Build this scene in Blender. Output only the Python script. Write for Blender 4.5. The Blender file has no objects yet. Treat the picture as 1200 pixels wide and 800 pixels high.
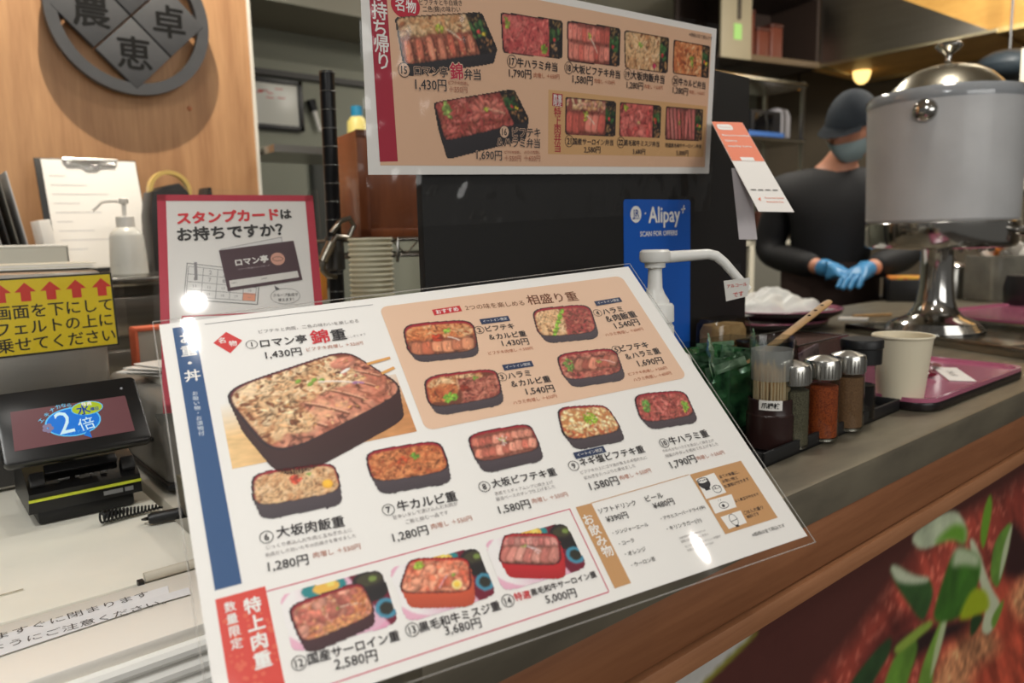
import bpy, bmesh, math, random
import numpy as np
from mathutils import Matrix, Vector, Euler

SC = bpy.context.scene
COL = SC.collection
R_ = math.radians

# ------------------------------------------------------------------ camera
CAM_H = 1.228
FPX = 875.8687
CR = np.array([0.76560447, -0.64290073, -0.02298798])
CU = np.array([0.10489255, 0.08949717, 0.99044829])
CF = np.array([0.63470257, 0.7607029, -0.13595493])
CO = np.array([0.0, 0.0, CAM_H])
cd = bpy.data.cameras.new('camera')
cam = bpy.data.objects.new('camera', cd)
COL.objects.link(cam)
m = Matrix.Identity(4)
for i in range(3):
    m[i][0], m[i][1], m[i][2], m[i][3] = CR[i], CU[i], -CF[i], CO[i]
cam.matrix_world = m
cd.sensor_width = 36.0
cd.lens = 36.0 * FPX / 1200.0
cd.clip_start = 0.02
cd.dof.use_dof = True
cd.dof.focus_distance = 0.62
cd.dof.aperture_fstop = 7.0
SC.camera = cam

# ------------------------------------------------------------------ colour management, world
SC.view_settings.view_transform = 'Standard'
SC.view_settings.look = 'None'
SC.view_settings.gamma = 1.0
SC.view_settings.use_curve_mapping = False
SC.view_settings.exposure = -0.12
w = bpy.data.worlds.new('world')
SC.world = w
w.use_nodes = True
bgn = w.node_tree.nodes['Background']
bgn.inputs[0].default_value = (1.0, 0.96, 0.89, 1)
bgn.inputs[1].default_value = 0.13

# ------------------------------------------------------------------ lamps: downlights, wall washer and tubes of the room, plus added key and fill lights
def area(name, loc, target, size, power, col=(1, 0.93, 0.84), sy=None, spread=180):
    l = bpy.data.lights.new(name, 'AREA')
    l.energy = power
    l.color = col
    if sy is None:
        l.shape = 'DISK'; l.size = size
    else:
        l.shape = 'RECTANGLE'; l.size = size; l.size_y = sy
    l.spread = R_(spread)
    o = bpy.data.objects.new(name, l)
    COL.objects.link(o)
    o.location = loc
    d = Vector(target) - Vector(loc)
    o.rotation_euler = d.to_track_quat('-Z', 'Y').to_euler()
    return o
def spot(name, loc, target, power, angle, blend=.4, rad=.04, col=(1, 0.86, 0.68)):
    l = bpy.data.lights.new(name, 'SPOT')
    l.energy = power; l.color = col; l.spot_size = R_(angle); l.spot_blend = blend; l.shadow_soft_size = rad
    o = bpy.data.objects.new(name, l)
    COL.objects.link(o)
    o.location = loc
    d = Vector(target) - Vector(loc)
    o.rotation_euler = d.to_track_quat('-Z', 'Y').to_euler()
    return o
area('downlight_over_register', (0.11, 0.54, 2.5), (0.11, 0.54, 0), 0.04, 2.2, (1, .96, .9))
area('customer_side_key', (-0.95, -0.35, 2.5), (0.1, 0.5, 1.0), 0.5, 10, (1, 1, .97))  # added key light, set aside so the glossy sheets do not mirror it
spot('till_fill_spot', (-0.42, 0.10, 2.5), (-0.10, 0.56, 1.0), 36, 46, 1.0, .05, (1, .99, .95))  # added spot: brightens drawer and left of the menu, falls off to the right
area('downlight_by_the_till', (-0.29, -0.31, 2.5), (-0.29, -0.31, 0), 0.06, 2.5, (1, .96, .9))
area('downlight_over_aisle', (1.05, -0.66, 2.5), (1.05, -0.3, 0), 0.05, 2.5, (1, .93, .85))
area('front_fill', (0.4, -2.1, 1.75), (0.7, 0.6, 1.1), 2.2, 23, (1, .98, .94), 0.8)  # added soft frontal fill for the take-out menu and counter lip, no real fixture
spot('wall_washer', (0.42, 1.58, 2.64), (0.52, 2.0, 1.62), 100, 100, .6, .012, (1, .9, .74))
area('kitchen_tube', (2.4, 1.9, 2.55), (2.4, 1.9, 0), 1.2, 20, (1, .93, .82), 0.12)
area('hood_fill', (3.2, 0.7, 2.5), (4.4, 1.7, 1.6), .3, 55, (1, .95, .86))  # added fill aimed at the hood from outside, not a lamp of the hood
area('dispenser_fill', (1.5, 0.5, 2.55), (1.75, .65, 1.5), .2, 10, (1, .93, .84))  # added fill to lift the dispenser lid and tank
area('back_room_tube', (1.0, 2.8, 2.4), (1.0, 2.8, 0), .6, 1.5, (.95, 1, .9), .1)

# ------------------------------------------------------------------ measuring helpers: a sight line of the photo meets a plane of the place
def ray(x, y):
    return CF + CR * (x - 600) / FPX - CU * (y - 400) / FPX
def onz(x, y, z):
    d = ray(x, y); return CO + d * (z - CAM_H) / d[2]
def ony(x, y, Y):
    d = ray(x, y); return CO + d * Y / d[1]
def onx(x, y, X):
    d = ray(x, y); return CO + d * X / d[0]
def ond(x, y, D):
    return CO + ray(x, y) * D
def pix(P):
    q = np.asarray(P, float) - CO
    d = q @ CF
    return np.stack([600 + FPX * (q @ CR) / d, 400 - FPX * (q @ CU) / d], -1)

class PL:
    """a flat sheet standing in the place: origin, two unit directions"""
    def __init__(s, O, ex, ey):
        s.O = np.array(O, float)
        ex = np.array(ex, float); ex /= np.linalg.norm(ex)
        ey = np.array(ey, float); ey -= ex * (ex @ ey); ey /= np.linalg.norm(ey)
        s.ex, s.ey, s.en = ex, ey, np.cross(ex, ey)
    def uv(s, x, y):
        d = ray(x, y)
        t = (s.en @ (s.O - CO)) / (s.en @ d)
        q = CO + d * t - s.O
        return np.array([q @ s.ex, q @ s.ey])
    def W(s, u, v, w=0):
        return s.O + s.ex * u + s.ey * v + s.en * w
    def mat(s):
        m = Matrix.Identity(4)
        for i in range(3):
            m[i][0], m[i][1], m[i][2], m[i][3] = s.ex[i], s.ey[i], s.en[i], s.O[i]
        return m

# ------------------------------------------------------------------ materials
def lin(c):
    if max(c) > 1.001: c = [v / 255.0 for v in c]
    return tuple((v / 12.92 if v <= .04045 else ((v + .055) / 1.055) ** 2.4) for v in c[:3])
MATS = {}
def mat(name, col, rough=.5, metal=0.0, noise=0.0, nscale=20.0, stretch=None, bump=0.0, coat=0.0, trans=0.0, ior=1.45, emit=0.0, col2=None, sheen=0.0, alpha=1.0):
    if name in MATS: return MATS[name]
    M = bpy.data.materials.new(name); M.use_nodes = True
    nt = M.node_tree; b = nt.nodes['Principled BSDF']
    c = lin(col) + (1,)
    b.inputs['Base Color'].default_value = c
    b.inputs['Roughness'].default_value = rough
    b.inputs['Metallic'].default_value = metal
    b.inputs['Coat Weight'].default_value = coat
    b.inputs['Coat Roughness'].default_value = .08
    b.inputs['Transmission Weight'].default_value = trans
    b.inputs['IOR'].default_value = ior
    b.inputs['Alpha'].default_value = alpha
    if emit:
        b.inputs['Emission Color'].default_value = c; b.inputs['Emission Strength'].default_value = emit
    if noise or bump:
        tc = nt.nodes.new('ShaderNodeTexCoord'); mp = nt.nodes.new('ShaderNodeMapping')
        nz = nt.nodes.new('ShaderNodeTexNoise'); nz.inputs['Scale'].default_value = nscale; nz.inputs['Detail'].default_value = 5
        nt.links.new(tc.outputs['Object'], mp.inputs[0]); nt.links.new(mp.outputs[0], nz.inputs['Vector'])
        if stretch: mp.inputs['Scale'].default_value = stretch
        if noise:
            rp = nt.nodes.new('ShaderNodeMix'); rp.data_type = 'RGBA'
            c2 = lin(col2) if col2 else tuple(v * (1 - noise) for v in c[:3])
            rp.inputs[6].default_value = c; rp.inputs[7].default_value = tuple(c2) + (1,)
            mr = nt.nodes.new('ShaderNodeMapRange'); mr.inputs[1].default_value = .35; mr.inputs[2].default_value = .65
            nt.links.new(nz.outputs['Fac'], mr.inputs[0]); nt.links.new(mr.outputs[0], rp.inputs[0])
            nt.links.new(rp.outputs[2], b.inputs['Base Color'])
        if bump:
            bp = nt.nodes.new('ShaderNodeBump'); bp.inputs['Strength'].default_value = bump; bp.inputs['Distance'].default_value = .002
            nt.links.new(nz.outputs['Fac'], bp.inputs['Height']); nt.links.new(bp.outputs[0], b.inputs['Normal'])
    MATS[name] = M
    return M
def film_mat(name, rough=.05, strength=1.0, ior=1.45, tint=(1, 1, 1), bump=0, bscale=8):
    if name in MATS: return MATS[name]
    M = bpy.data.materials.new(name); M.use_nodes = True
    nt = M.node_tree; nt.nodes.clear()
    o = nt.nodes.new('ShaderNodeOutputMaterial'); mx = nt.nodes.new('ShaderNodeMixShader')
    tr = nt.nodes.new('ShaderNodeBsdfTransparent'); gl = nt.nodes.new('ShaderNodeBsdfGlossy'); fr = nt.nodes.new('ShaderNodeLayerWeight')
    tr.inputs[0].default_value = tuple(tint) + (1,)
    gl.inputs['Roughness'].default_value = rough; fr.inputs[0].default_value = .5
    pw_ = nt.nodes.new('ShaderNodeMath'); pw_.operation = 'POWER'; pw_.inputs[1].default_value = 5.0
    f0 = ((ior - 1) / (ior + 1)) ** 2
    ml = nt.nodes.new('ShaderNodeMath'); ml.operation = 'MULTIPLY_ADD'; ml.inputs[1].default_value = (1 - f0) * strength; ml.inputs[2].default_value = f0 * strength
    nt.links.new(fr.outputs['Facing'], pw_.inputs[0]); nt.links.new(pw_.outputs[0], ml.inputs[0]); nt.links.new(ml.outputs[0], mx.inputs[0])
    nt.links.new(tr.outputs[0], mx.inputs[1]); nt.links.new(gl.outputs[0], mx.inputs[2]); nt.links.new(mx.outputs[0], o.inputs[0])
    if bump:
        tc = nt.nodes.new('ShaderNodeTexCoord'); nz = nt.nodes.new('ShaderNodeTexNoise'); nz.inputs['Scale'].default_value = bscale; nz.inputs['Detail'].default_value = 1
        bp = nt.nodes.new('ShaderNodeBump'); bp.inputs['Strength'].default_value = bump; bp.inputs['Distance'].default_value = .01
        nt.links.new(tc.outputs['Object'], nz.inputs['Vector']); nt.links.new(nz.outputs['Fac'], bp.inputs['Height']); nt.links.new(bp.outputs[0], gl.inputs['Normal']); 
    MATS[name] = M
    return M
def print_mat(name='printed_paper', rough=.55, emit=0.0):
    if name in MATS: return MATS[name]
    M = bpy.data.materials.new(name); M.use_nodes = True
    nt = M.node_tree; b = nt.nodes['Principled BSDF']
    a = nt.nodes.new('ShaderNodeAttribute'); a.attribute_name = 'ink'
    nt.links.new(a.outputs['Color'], b.inputs['Base Color'])
    b.inputs['Roughness'].default_value = rough
    if emit:
        nt.links.new(a.outputs['Color'], b.inputs['Emission Color']); b.inputs['Emission Strength'].default_value = emit
    MATS[name] = M
    return M
def wood(name, c1, c2, scale=(1, 1, 1), rough=.45, bump=.05, coat=0.0):
    if name in MATS: return MATS[name]
    M = bpy.data.materials.new(name); M.use_nodes = True
    nt = M.node_tree; b = nt.nodes['Principled BSDF']
    tc = nt.nodes.new('ShaderNodeTexCoord'); mp = nt.nodes.new('ShaderNodeMapping'); mp.inputs['Scale'].default_value = scale
    nz = nt.nodes.new('ShaderNodeTexNoise'); nz.inputs['Scale'].default_value = 3; nz.inputs['Detail'].default_value = 8; nz.inputs['Distortion'].default_value = .6
    n2 = nt.nodes.new('ShaderNodeTexNoise'); n2.inputs['Scale'].default_value = 22; n2.inputs['Detail'].default_value = 3
    mm_ = nt.nodes.new('ShaderNodeMath'); mm_.operation = 'MULTIPLY_ADD'; mm_.inputs[1].default_value = .35
    cr = nt.nodes.new('ShaderNodeValToRGB')
    cr.color_ramp.elements[0].position = .35; cr.color_ramp.elements[0].color = lin(c1) + (1,)
    cr.color_ramp.elements[1].position = .85; cr.color_ramp.elements[1].color = lin(c2) + (1,)
    L = nt.links.new
    L(tc.outputs['Object'], mp.inputs[0]); L(mp.outputs[0], nz.inputs['Vector']); L(mp.outputs[0], n2.inputs['Vector'])
    L(n2.outputs['Fac'], mm_.inputs[0]); L(nz.outputs['Fac'], mm_.inputs[2]); L(mm_.outputs[0], cr.inputs[0]); L(cr.outputs[0], b.inputs['Base Color'])
    b.inputs['Roughness'].default_value = rough; b.inputs['Coat Weight'].default_value = coat
    bp = nt.nodes.new('ShaderNodeBump'); bp.inputs['Strength'].default_value = bump; bp.inputs['Distance'].default_value = .001
    L(mm_.outputs[0], bp.inputs['Height']); L(bp.outputs[0], b.inputs['Normal'])
    MATS[name] = M
    return M
def glass_mat(name, col=(255, 255, 255), rough=.02, ior=1.45, strength=1.0):
    return film_mat(name, rough, strength, ior, tuple(lin(col)))

# ------------------------------------------------------------------ mesh building
class MB:
    def __init__(s):
        s.bm = bmesh.new()
    def _add(s, tmp, M=None):
        if M is not None: tmp.transform(M)
        me = bpy.data.meshes.new('tmp'); tmp.to_mesh(me); tmp.free()
        s.bm.from_mesh(me); bpy.data.meshes.remove(me)
        return s
    def box(s, c, size, bev=0.0, rot=None, seg=2):
        t = bmesh.new(); bmesh.ops.create_cube(t, size=1.0)
        t.transform(Matrix.Diagonal((size[0], size[1], size[2], 1)))
        if bev > 0:
            bmesh.ops.bevel(t, geom=list(t.edges), offset=bev, segments=seg, profile=.5, affect='EDGES')
        M = Matrix.Translation(Vector(c))
        if rot is not None: M = M @ (Euler(rot).to_matrix().to_4x4() if len(rot) == 3 and not isinstance(rot, Matrix) else rot.to_4x4())
        return s._add(t, M)
    def lathe(s, prof, c=(0, 0, 0), rot=None, n=40, sx=1, sy=1):
        t = bmesh.new(); rings = []
        for r, z in prof:
            if r < 1e-6: rings.append([t.verts.new((0, 0, z))])
            else: rings.append([t.verts.new((r * sx * math.cos(2 * math.pi * k / n), r * sy * math.sin(2 * math.pi * k / n), z)) for k in range(n)])
        for a, b in zip(rings, rings[1:]):
            if len(a) == 1 and len(b) == 1: continue
            for k in range(n):
                k2 = (k + 1) % n
                if len(a) == 1: t.faces.new((a[0], b[k2], b[k]))
                elif len(b) == 1: t.faces.new((a[k], a[k2], b[0]))
                else: t.faces.new((a[k], a[k2], b[k2], b[k]))
        bmesh.ops.recalc_face_normals(t, faces=list(t.faces))
        M = Matrix.Translation(Vector(c))
        if rot is not None: M = M @ (rot.to_4x4() if isinstance(rot, Matrix) else Euler(rot).to_matrix().to_4x4())
        return s._add(t, M)
    def tube(s, pts, r, n=10, caps=True, flat=1.0):
        pts = [Vector(p) for p in pts]
        rs = r if isinstance(r, (list, tuple)) else [r] * len(pts)
        t = bmesh.new(); rings = []; up = None
        for i, p in enumerate(pts):
            d = (pts[min(i + 1, len(pts) - 1)] - pts[max(i - 1, 0)])
            if d.length < 1e-9: d = Vector((0, 0, 1))
            d.normalize()
            if up is None:
                a = Vector((0, 0, 1)) if abs(d.z) < .9 else Vector((1, 0, 0))
                up = (a - d * a.dot(d)).normalized()
            else:
                up = (up - d * up.dot(d)).normalized()
            b = d.cross(up)
            rings.append([t.verts.new(p + up * (rs[i] * flat * math.cos(2 * math.pi * k / n)) + b * (rs[i] * math.sin(2 * math.pi * k / n))) for k in range(n)])
        for a, b in zip(rings, rings[1:]):
            for k in range(n):
                t.faces.new((a[k], a[(k + 1) % n], b[(k + 1) % n], b[k]))
        if caps:
            t.faces.new(rings[0]); t.faces.new(rings[-1])
        bmesh.ops.recalc_face_normals(t, faces=list(t.faces))
        return s._add(t)
    def prism(s, poly, z0, z1, M=None, bev=0.0):
        t = bmesh.new()
        a = [t.verts.new((x, y, z0)) for x, y in poly]; b = [t.verts.new((x, y, z1)) for x, y in poly]
        n = len(poly)
        t.faces.new(a); top = t.faces.new(b)
        for k in range(n): t.faces.new((a[k], a[(k + 1) % n], b[(k + 1) % n], b[k]))
        bmesh.ops.recalc_face_normals(t, faces=list(t.faces))
        if bev > 0:
            bmesh.ops.bevel(t, geom=[e for e in t.edges if abs(e.verts[0].co.z - e.verts[1].co.z) < 1e-7], offset=bev, segments=2, profile=.5, affect='EDGES')
        return s._add(t, M)
    def hull(s, pts):
        t = bmesh.new()
        for p in pts: t.verts.new(p)
        bmesh.ops.convex_hull(t, input=list(t.verts))
        return s._add(t)
    def grid(s, fn, nu, nv):
        t = bmesh.new()
        V = [[t.verts.new(fn(i / nu, j / nv)) for j in range(nv + 1)] for i in range(nu + 1)]
        for i in range(nu):
            for j in range(nv): t.faces.new((V[i][j], V[i + 1][j], V[i + 1][j + 1], V[i][j + 1]))
        return s._add(t)
    def sphere(s, c, r, sx=1, sy=1, sz=1, seg=24, rot=None):
        t = bmesh.new(); bmesh.ops.create_uvsphere(t, u_segments=seg, v_segments=seg // 2, radius=r)
        M = Matrix.Translation(Vector(c))
        if rot is not None: M = M @ Euler(rot).to_matrix().to_4x4()
        return s._add(t, M @ Matrix.Diagonal((sx, sy, sz, 1)))
    def build(s, name, material, parent=None, smooth=True, ang=35):
        me = bpy.data.meshes.new(name)
        s.bm.to_mesh(me); s.bm.free()
        if smooth:
            me.polygons.foreach_set('use_smooth', [True] * len(me.polygons))
            me.set_sharp_from_angle(angle=R_(ang))
        o = bpy.data.objects.new(name, me); COL.objects.link(o)
        me.materials.append(material)
        if parent is not None: o.parent = parent
        return o
def tag(o, label, cat, group=None):
    o['label'] = label; o['category'] = cat
    if group: o['group'] = group
    return o
def thing(name, label, cat, loc=(0, 0, 0), rz=0.0, group=None, matrix=None):
    o = bpy.data.objects.new(name, None); COL.objects.link(o)
    o.empty_display_size = .05
    if matrix is not None: o.matrix_world = matrix
    else:
        o.location = tuple(loc); o.rotation_euler = (0, 0, rz)
    return tag(o, label, cat, group)
def struct(o):
    o['kind'] = 'structure'; return o
def copy_tree(o, parent=None):
    c = o.copy(); COL.objects.link(c)
    if parent is not None: c.parent = parent
    for ch in list(o.children): copy_tree(ch, c)
    return c
def rrect(w, h, r, n=6, cx=0, cy=0):
    out = []
    for sx, sy, a0 in ((1, 1, 0), (-1, 1, 90), (-1, -1, 180), (1, -1, 270)):
        for k in range(n + 1):
            a = R_(a0 + 90 * k / n)
            out.append((cx + sx * (w / 2 - r) + r * math.cos(a), cy + sy * (h / 2 - r) + r * math.sin(a)))
    return out

# ------------------------------------------------------------------ printing: flat ink shapes lying on a sheet
_TX = {}
def glyphs(s, bold):
    k = (s, bold)
    if k not in _TX:
        cu = bpy.data.curves.new('t', 'FONT'); cu.body = s; cu.offset = bold; cu.resolution_u = 2
        ob = bpy.data.objects.new('t', cu)
        me = ob.to_mesh()
        v = np.array([q.co[:2] for q in me.vertices]) if len(me.vertices) else np.zeros((0, 2))
        f = [tuple(p.vertices) for p in me.polygons]
        ob.to_mesh_clear(); bpy.data.objects.remove(ob); bpy.data.curves.remove(cu)
        _TX[k] = (v, f)
    return _TX[k]
class Print:
    """coordinates in metres on the sheet; z is the height of the ink above the paper"""
    def __init__(s, plane):
        s.p = plane; s.v = []; s.f = []; s.c = []; s.n = 0; s.z = 0.0002
    def px(s, x, y): return s.p.uv(x, y)
    def add(s, v2, faces, col, z=None):
        z = s.z if z is None else z
        v2 = np.asarray(v2, float)
        s.v.append(np.column_stack([v2, np.full(len(v2), z)]))
        col = np.asarray(col, float)
        if col.ndim == 1: col = np.tile(np.array(lin(col)), (len(v2), 1))
        s.c.append(col)
        s.f += [tuple(i + s.n for i in f) for f in faces]
        s.n += len(v2)
        return s
    def poly(s, pts, col, z=None): return s.add(pts, [tuple(range(len(pts)))], col, z)
    def rect(s, x0, y0, x1, y1, col, z=None): return s.poly([(x0, y0), (x1, y0), (x1, y1), (x0, y1)], col, z)
    def quad(s, pts, col, z=None): return s.poly([s.px(*p) for p in pts], col, z)
    def line(s, p, q, wd, col, z=None):
        p, q = np.array(p), np.array(q); d = (q - p) / np.linalg.norm(q - p); n = np.array([-d[1], d[0]]) * wd / 2
        return s.poly([p - n, q - n, q + n, p + n], col, z)
    def disc(s, c, r, col, z=None, ry=None, n=28):
        ry = ry or r
        return s.poly([(c[0] + r * math.cos(2 * math.pi * k / n), c[1] + ry * math.sin(2 * math.pi * k / n)) for k in range(n)], col, z)
    def ring(s, c, r, wd, col, z=None, ry=None, n=32):
        ry = ry or r; v = []
        for k in range(n):
            a = 2 * math.pi * k / n
            v += [(c[0] + r * math.cos(a), c[1] + ry * math.sin(a)), (c[0] + (r - wd) * math.cos(a), c[1] + (ry - wd) * math.sin(a))]
        return s.add(v, [(2 * k, (2 * k + 2) % (2 * n), (2 * k + 3) % (2 * n), 2 * k + 1) for k in range(n)], col, z)
    def glyph(s, q, f, size, bold, col, z):
        """fill the outline; a bold face is the same outline laid down again a hair to each side"""
        s.add(q, f, col, z)
        if bold > .004:
            r = bold * size
            for i, (dx, dy) in enumerate(((r, 0), (-r, 0), (0, r * .8), (0, -r * .8)) if bold < .03 else ((r, 0), (-r, 0), (0, r), (0, -r), (.7 * r, .7 * r), (-.7 * r, .7 * r), (.7 * r, -.7 * r), (-.7 * r, -.7 * r))):
                s.add(q + (dx, dy), f, col, z + 2e-6 * (i + 1))
    def text(s, t, p0, p1, col, bold=.012, z=None, tall=1.0, halo=None):
        """mid line of the writing runs from p0 to p1 (sheet metres)"""
        v, f = glyphs(t, 0.0)
        if not len(v): return s
        z = (s.z + .00012) if z is None else z
        p0, p1 = np.array(p0), np.array(p1); L = np.linalg.norm(p1 - p0); d = (p1 - p0) / L; n = np.array([-d[1], d[0]])
        x0, x1 = v[:, 0].min(), v[:, 0].max(); k = L / (x1 - x0)
        y0 = .38 if any(ord(ch) > 0x2000 for ch in t) else .35
        q = p0 + np.outer((v[:, 0] - x0) * k, d) + np.outer((v[:, 1] - y0) * k * tall, n)
        if halo is not None: s.glyph(q, f, k, .07, halo, z - .0001)
        s.glyph(q, f, k, bold * 1.15, col, z)
        return s
    def number(s, t, c, em, col, z, bold=.015):
        v, f = glyphs(t, 0.0)
        q = (v - np.array([(v[:, 0].min() + v[:, 0].max()) / 2, .35])) * em * np.array([.85 if len(t) > 1 else 1, 1]) + np.array(c)
        s.glyph(q, f, em, bold, col, z)
        return s
    def tpx(s, t, a, b, col, bold=.012, z=None, tall=1.0, halo=None): return s.text(t, s.px(*a), s.px(*b), col, bold, z, tall, halo)
    def vtext(s, t, a, b, size, col, bold=.02, z=None, tilt=0):
        """upright characters in a column, centres running from a to b"""
        a, b = np.array(a), np.array(b)
        for i, ch in enumerate(t):
            c = a + (b - a) * (i / max(1, len(t) - 1))
            v, f = glyphs(ch, 0.0)
            if not len(v): continue
            q = (v - np.array([.5, .38])) * size
            s.glyph(q + c, f, size, bold, col, (s.z + .00012) if z is None else z)
        return s
    def image(s, X, Y, img, mask, z=None):
        """colour grid: X, Y (n+1 corners), img (ny,nx,3) linear, mask (ny,nx)"""
        ny, nx = mask.shape
        jj, ii = np.nonzero(mask)
        N = len(ii)
        if N == 0: return s
        x0, x1, y0, y1 = X[ii], X[ii + 1], Y[jj], Y[jj + 1]
        v = np.stack([np.stack([x0, y0], 1), np.stack([x1, y0], 1), np.stack([x1, y1], 1), np.stack([x0, y1], 1)], 1).reshape(-1, 2)
        # blend the corners of neighbouring cells so that the picture reads as continuous tone
        pad = np.pad(img, ((1, 1), (1, 1), (0, 0)), mode='edge'); mp = np.pad(mask.astype(float), 1)[..., None]
        num = pad * mp
        cn = num[:-1, :-1] + num[1:, :-1] + num[:-1, 1:] + num[1:, 1:]
        cw = mp[:-1, :-1] + mp[1:, :-1] + mp[:-1, 1:] + mp[1:, 1:]
        C = cn / np.maximum(cw, 1e-6)
        c = np.stack([C[jj, ii], C[jj, ii + 1], C[jj + 1, ii + 1], C[jj + 1, ii]], 1).reshape(-1, 3)
        z = s.z if z is None else z
        s.v.append(np.column_stack([v, np.full(len(v), z)])); s.c.append(c)
        k = np.arange(N) * 4 + s.n
        s.f += list(map(tuple, np.stack([k, k + 1, k + 2, k + 3], 1).tolist()))
        s.n += len(v)
        return s
    def build(s, name, parent, material=None):
        me = bpy.data.meshes.new(name)
        V = np.concatenate(s.v); C = np.concatenate(s.c)
        me.from_pydata(V.tolist(), [], s.f)
        at = me.color_attributes.new('ink', 'FLOAT_COLOR', 'POINT')
        at.data.foreach_set('color', np.column_stack([C, np.ones(len(C))]).astype(np.float32).ravel())
        o = bpy.data.objects.new(name, me); COL.objects.link(o)
        me.materials.append(material or print_mat())
        o.parent = parent
        return o
# ------------------------------------------------------------------ printed pictures of lunch boxes (ink only, painted as a colour grid)
def homog(src, dst):
    A = []; b = []
    for (x, y), (u, v) in zip(src, dst):
        A.append([x, y, 1, 0, 0, 0, -u * x, -u * y]); b.append(u)
        A.append([0, 0, 0, x, y, 1, -v * x, -v * y]); b.append(v)
    h = np.linalg.solve(np.array(A, float), np.array(b, float))
    return np.append(h, 1).reshape(3, 3)
def apply_h(H, X, Y):
    w_ = H[2, 0] * X + H[2, 1] * Y + H[2, 2]
    return (H[0, 0] * X + H[0, 1] * Y + H[0, 2]) / w_, (H[1, 0] * X + H[1, 1] * Y + H[1, 2]) / w_
class Food:
    def __init__(s, a, b, hw, hh, seed):
        s.A = a * hw / hh; s.B = b; s.k = hw / hh
        s.img = np.zeros(a.shape + (3,)); s.rs = np.random.RandomState(seed)
    def fill(s, col, amp=.15):
        s.img[:] = np.array(col, float)
        s.img *= 1 + amp * (s.rs.rand(*s.img.shape[:2], 1) - .5)
        return s
    def blob(s, ca, cb, la, lb, ang, col, sh=.5, p=2.0):
        ca *= s.k
        dx, dy = s.A - ca, s.B - cb
        c, n = math.cos(ang), math.sin(ang)
        u, v = (dx * c + dy * n) / la, (-dx * n + dy * c) / lb
        d2 = u * u + v * v if p == 2 else (np.abs(u) ** p + np.abs(v) ** p) ** (2 / p)
        w_ = np.clip((1 - d2) * 3, 0, 1)[..., None]
        shade = np.clip(1.06 - sh * .5 * d2 + .4 * sh * v, .2, 1.4)[..., None]
        s.img = s.img * (1 - w_) + np.array(col, float) * shade * w_
        return s
    def meat(s, pal, box=(-1, 1, -1, 1), scale=2.2, ang=.4, stretch=2.0, soft=.12, lo=.2, hi=.78):
        """cooked meat: folded fibres, light ridges and dark creases"""
        rs = s.rs; o = rs.rand(4) * 40; sd = rs.randint(1000)
        c, n = math.cos(ang), math.sin(ang)
        U, V = s.A * c + s.B * n, -s.A * n + s.B * c
        wx = pnoise(1.6, sd, U + o[0], V + o[1]) - .5; wy = pnoise(1.6, sd + 9, U + o[2], V + o[1]) - .5
        N1 = pnoise(scale, sd + 20, (U + 1.1 * wx) / stretch * 1.4 + o[0], V + 1.1 * wy + o[3])
        N2 = pnoise(scale * 1.9, sd + 30, (U + .9 * wy) / stretch + o[1], V + .9 * wx + o[2])
        ridge = 1 - np.abs(2 * N2 - 1) ** .8
        t = np.clip((.55 * N1 + .55 * (1 - ridge) + .12 - lo) / (hi - lo), 0, 1)
        P = np.array(sorted(pal, key=sum), float); x = t * (len(P) - 1); i = np.clip(x.astype(int), 0, len(P) - 2); f_ = (x - i)[..., None]
        C = P[i] * (1 - f_) + P[i + 1] * f_
        C *= (1 - .5 * np.exp(-((N2 - .5) / .035) ** 2) * (N1 > .42))[..., None]
        C *= (.78 + .44 * pnoise(scale * 4.5, sd + 40, U + o[3], V * 1.3 + o[0]))[..., None]
        a_ = s.A / s.k
        e = .35 * (pnoise(3.0, sd + 50, U, V) - .5)
        w_ = np.clip((np.minimum(np.minimum(a_ - box[0], box[1] - a_) * s.k, np.minimum(s.B - box[2], box[3] - s.B)) + e + .15) / soft, 0, 1)[..., None]
        s.img = s.img * (1 - w_) + C * w_
        return s
    def many(s, n, pal, a0, a1, b0, b1, size, asp=2.0, ang=None, da=3.2, sh=.55, jit=.14):
        rs = s.rs
        for _ in range(n):
            c = np.array(pal[rs.randint(len(pal))], float) * (1 + jit * (rs.rand() - .5) * 2)
            l = size * (.7 + .6 * rs.rand())
            s.blob(a0 + (a1 - a0) * rs.rand(), b0 + (b1 - b0) * rs.rand(), l, l / asp * (.7 + .5 * rs.rand()), (ang if ang is not None else 0) + da * (rs.rand() - .5), c, sh)
        return s
    def patch(s, ca, cb, r, col, n=26, rb=None, size=.12, asp=1.6):
        rb = rb or r
        for _ in range(n):
            t, q = s.rs.rand() * 6.28, math.sqrt(s.rs.rand())
            c = np.array(col, float) * (.7 + .6 * s.rs.rand())
            l = size * (.6 + .8 * s.rs.rand())
            s.blob(ca + r * q * math.cos(t) / s.k, cb + rb * q * math.sin(t), l, l / asp, s.rs.rand() * 3, c, .5)
        return s
    def strand(s, a0, b0, a1, b1, col, w_=.035):
        n = 14
        for i in range(n):
            t = i / (n - 1)
            s.blob(a0 + (a1 - a0) * t, b0 + (b1 - b0) * t + .05 * math.sin(t * 3), w_ * 1.6, w_, math.atan2(b1 - b0, (a1 - a0) * s.k), col, .2)
        return s
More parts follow.
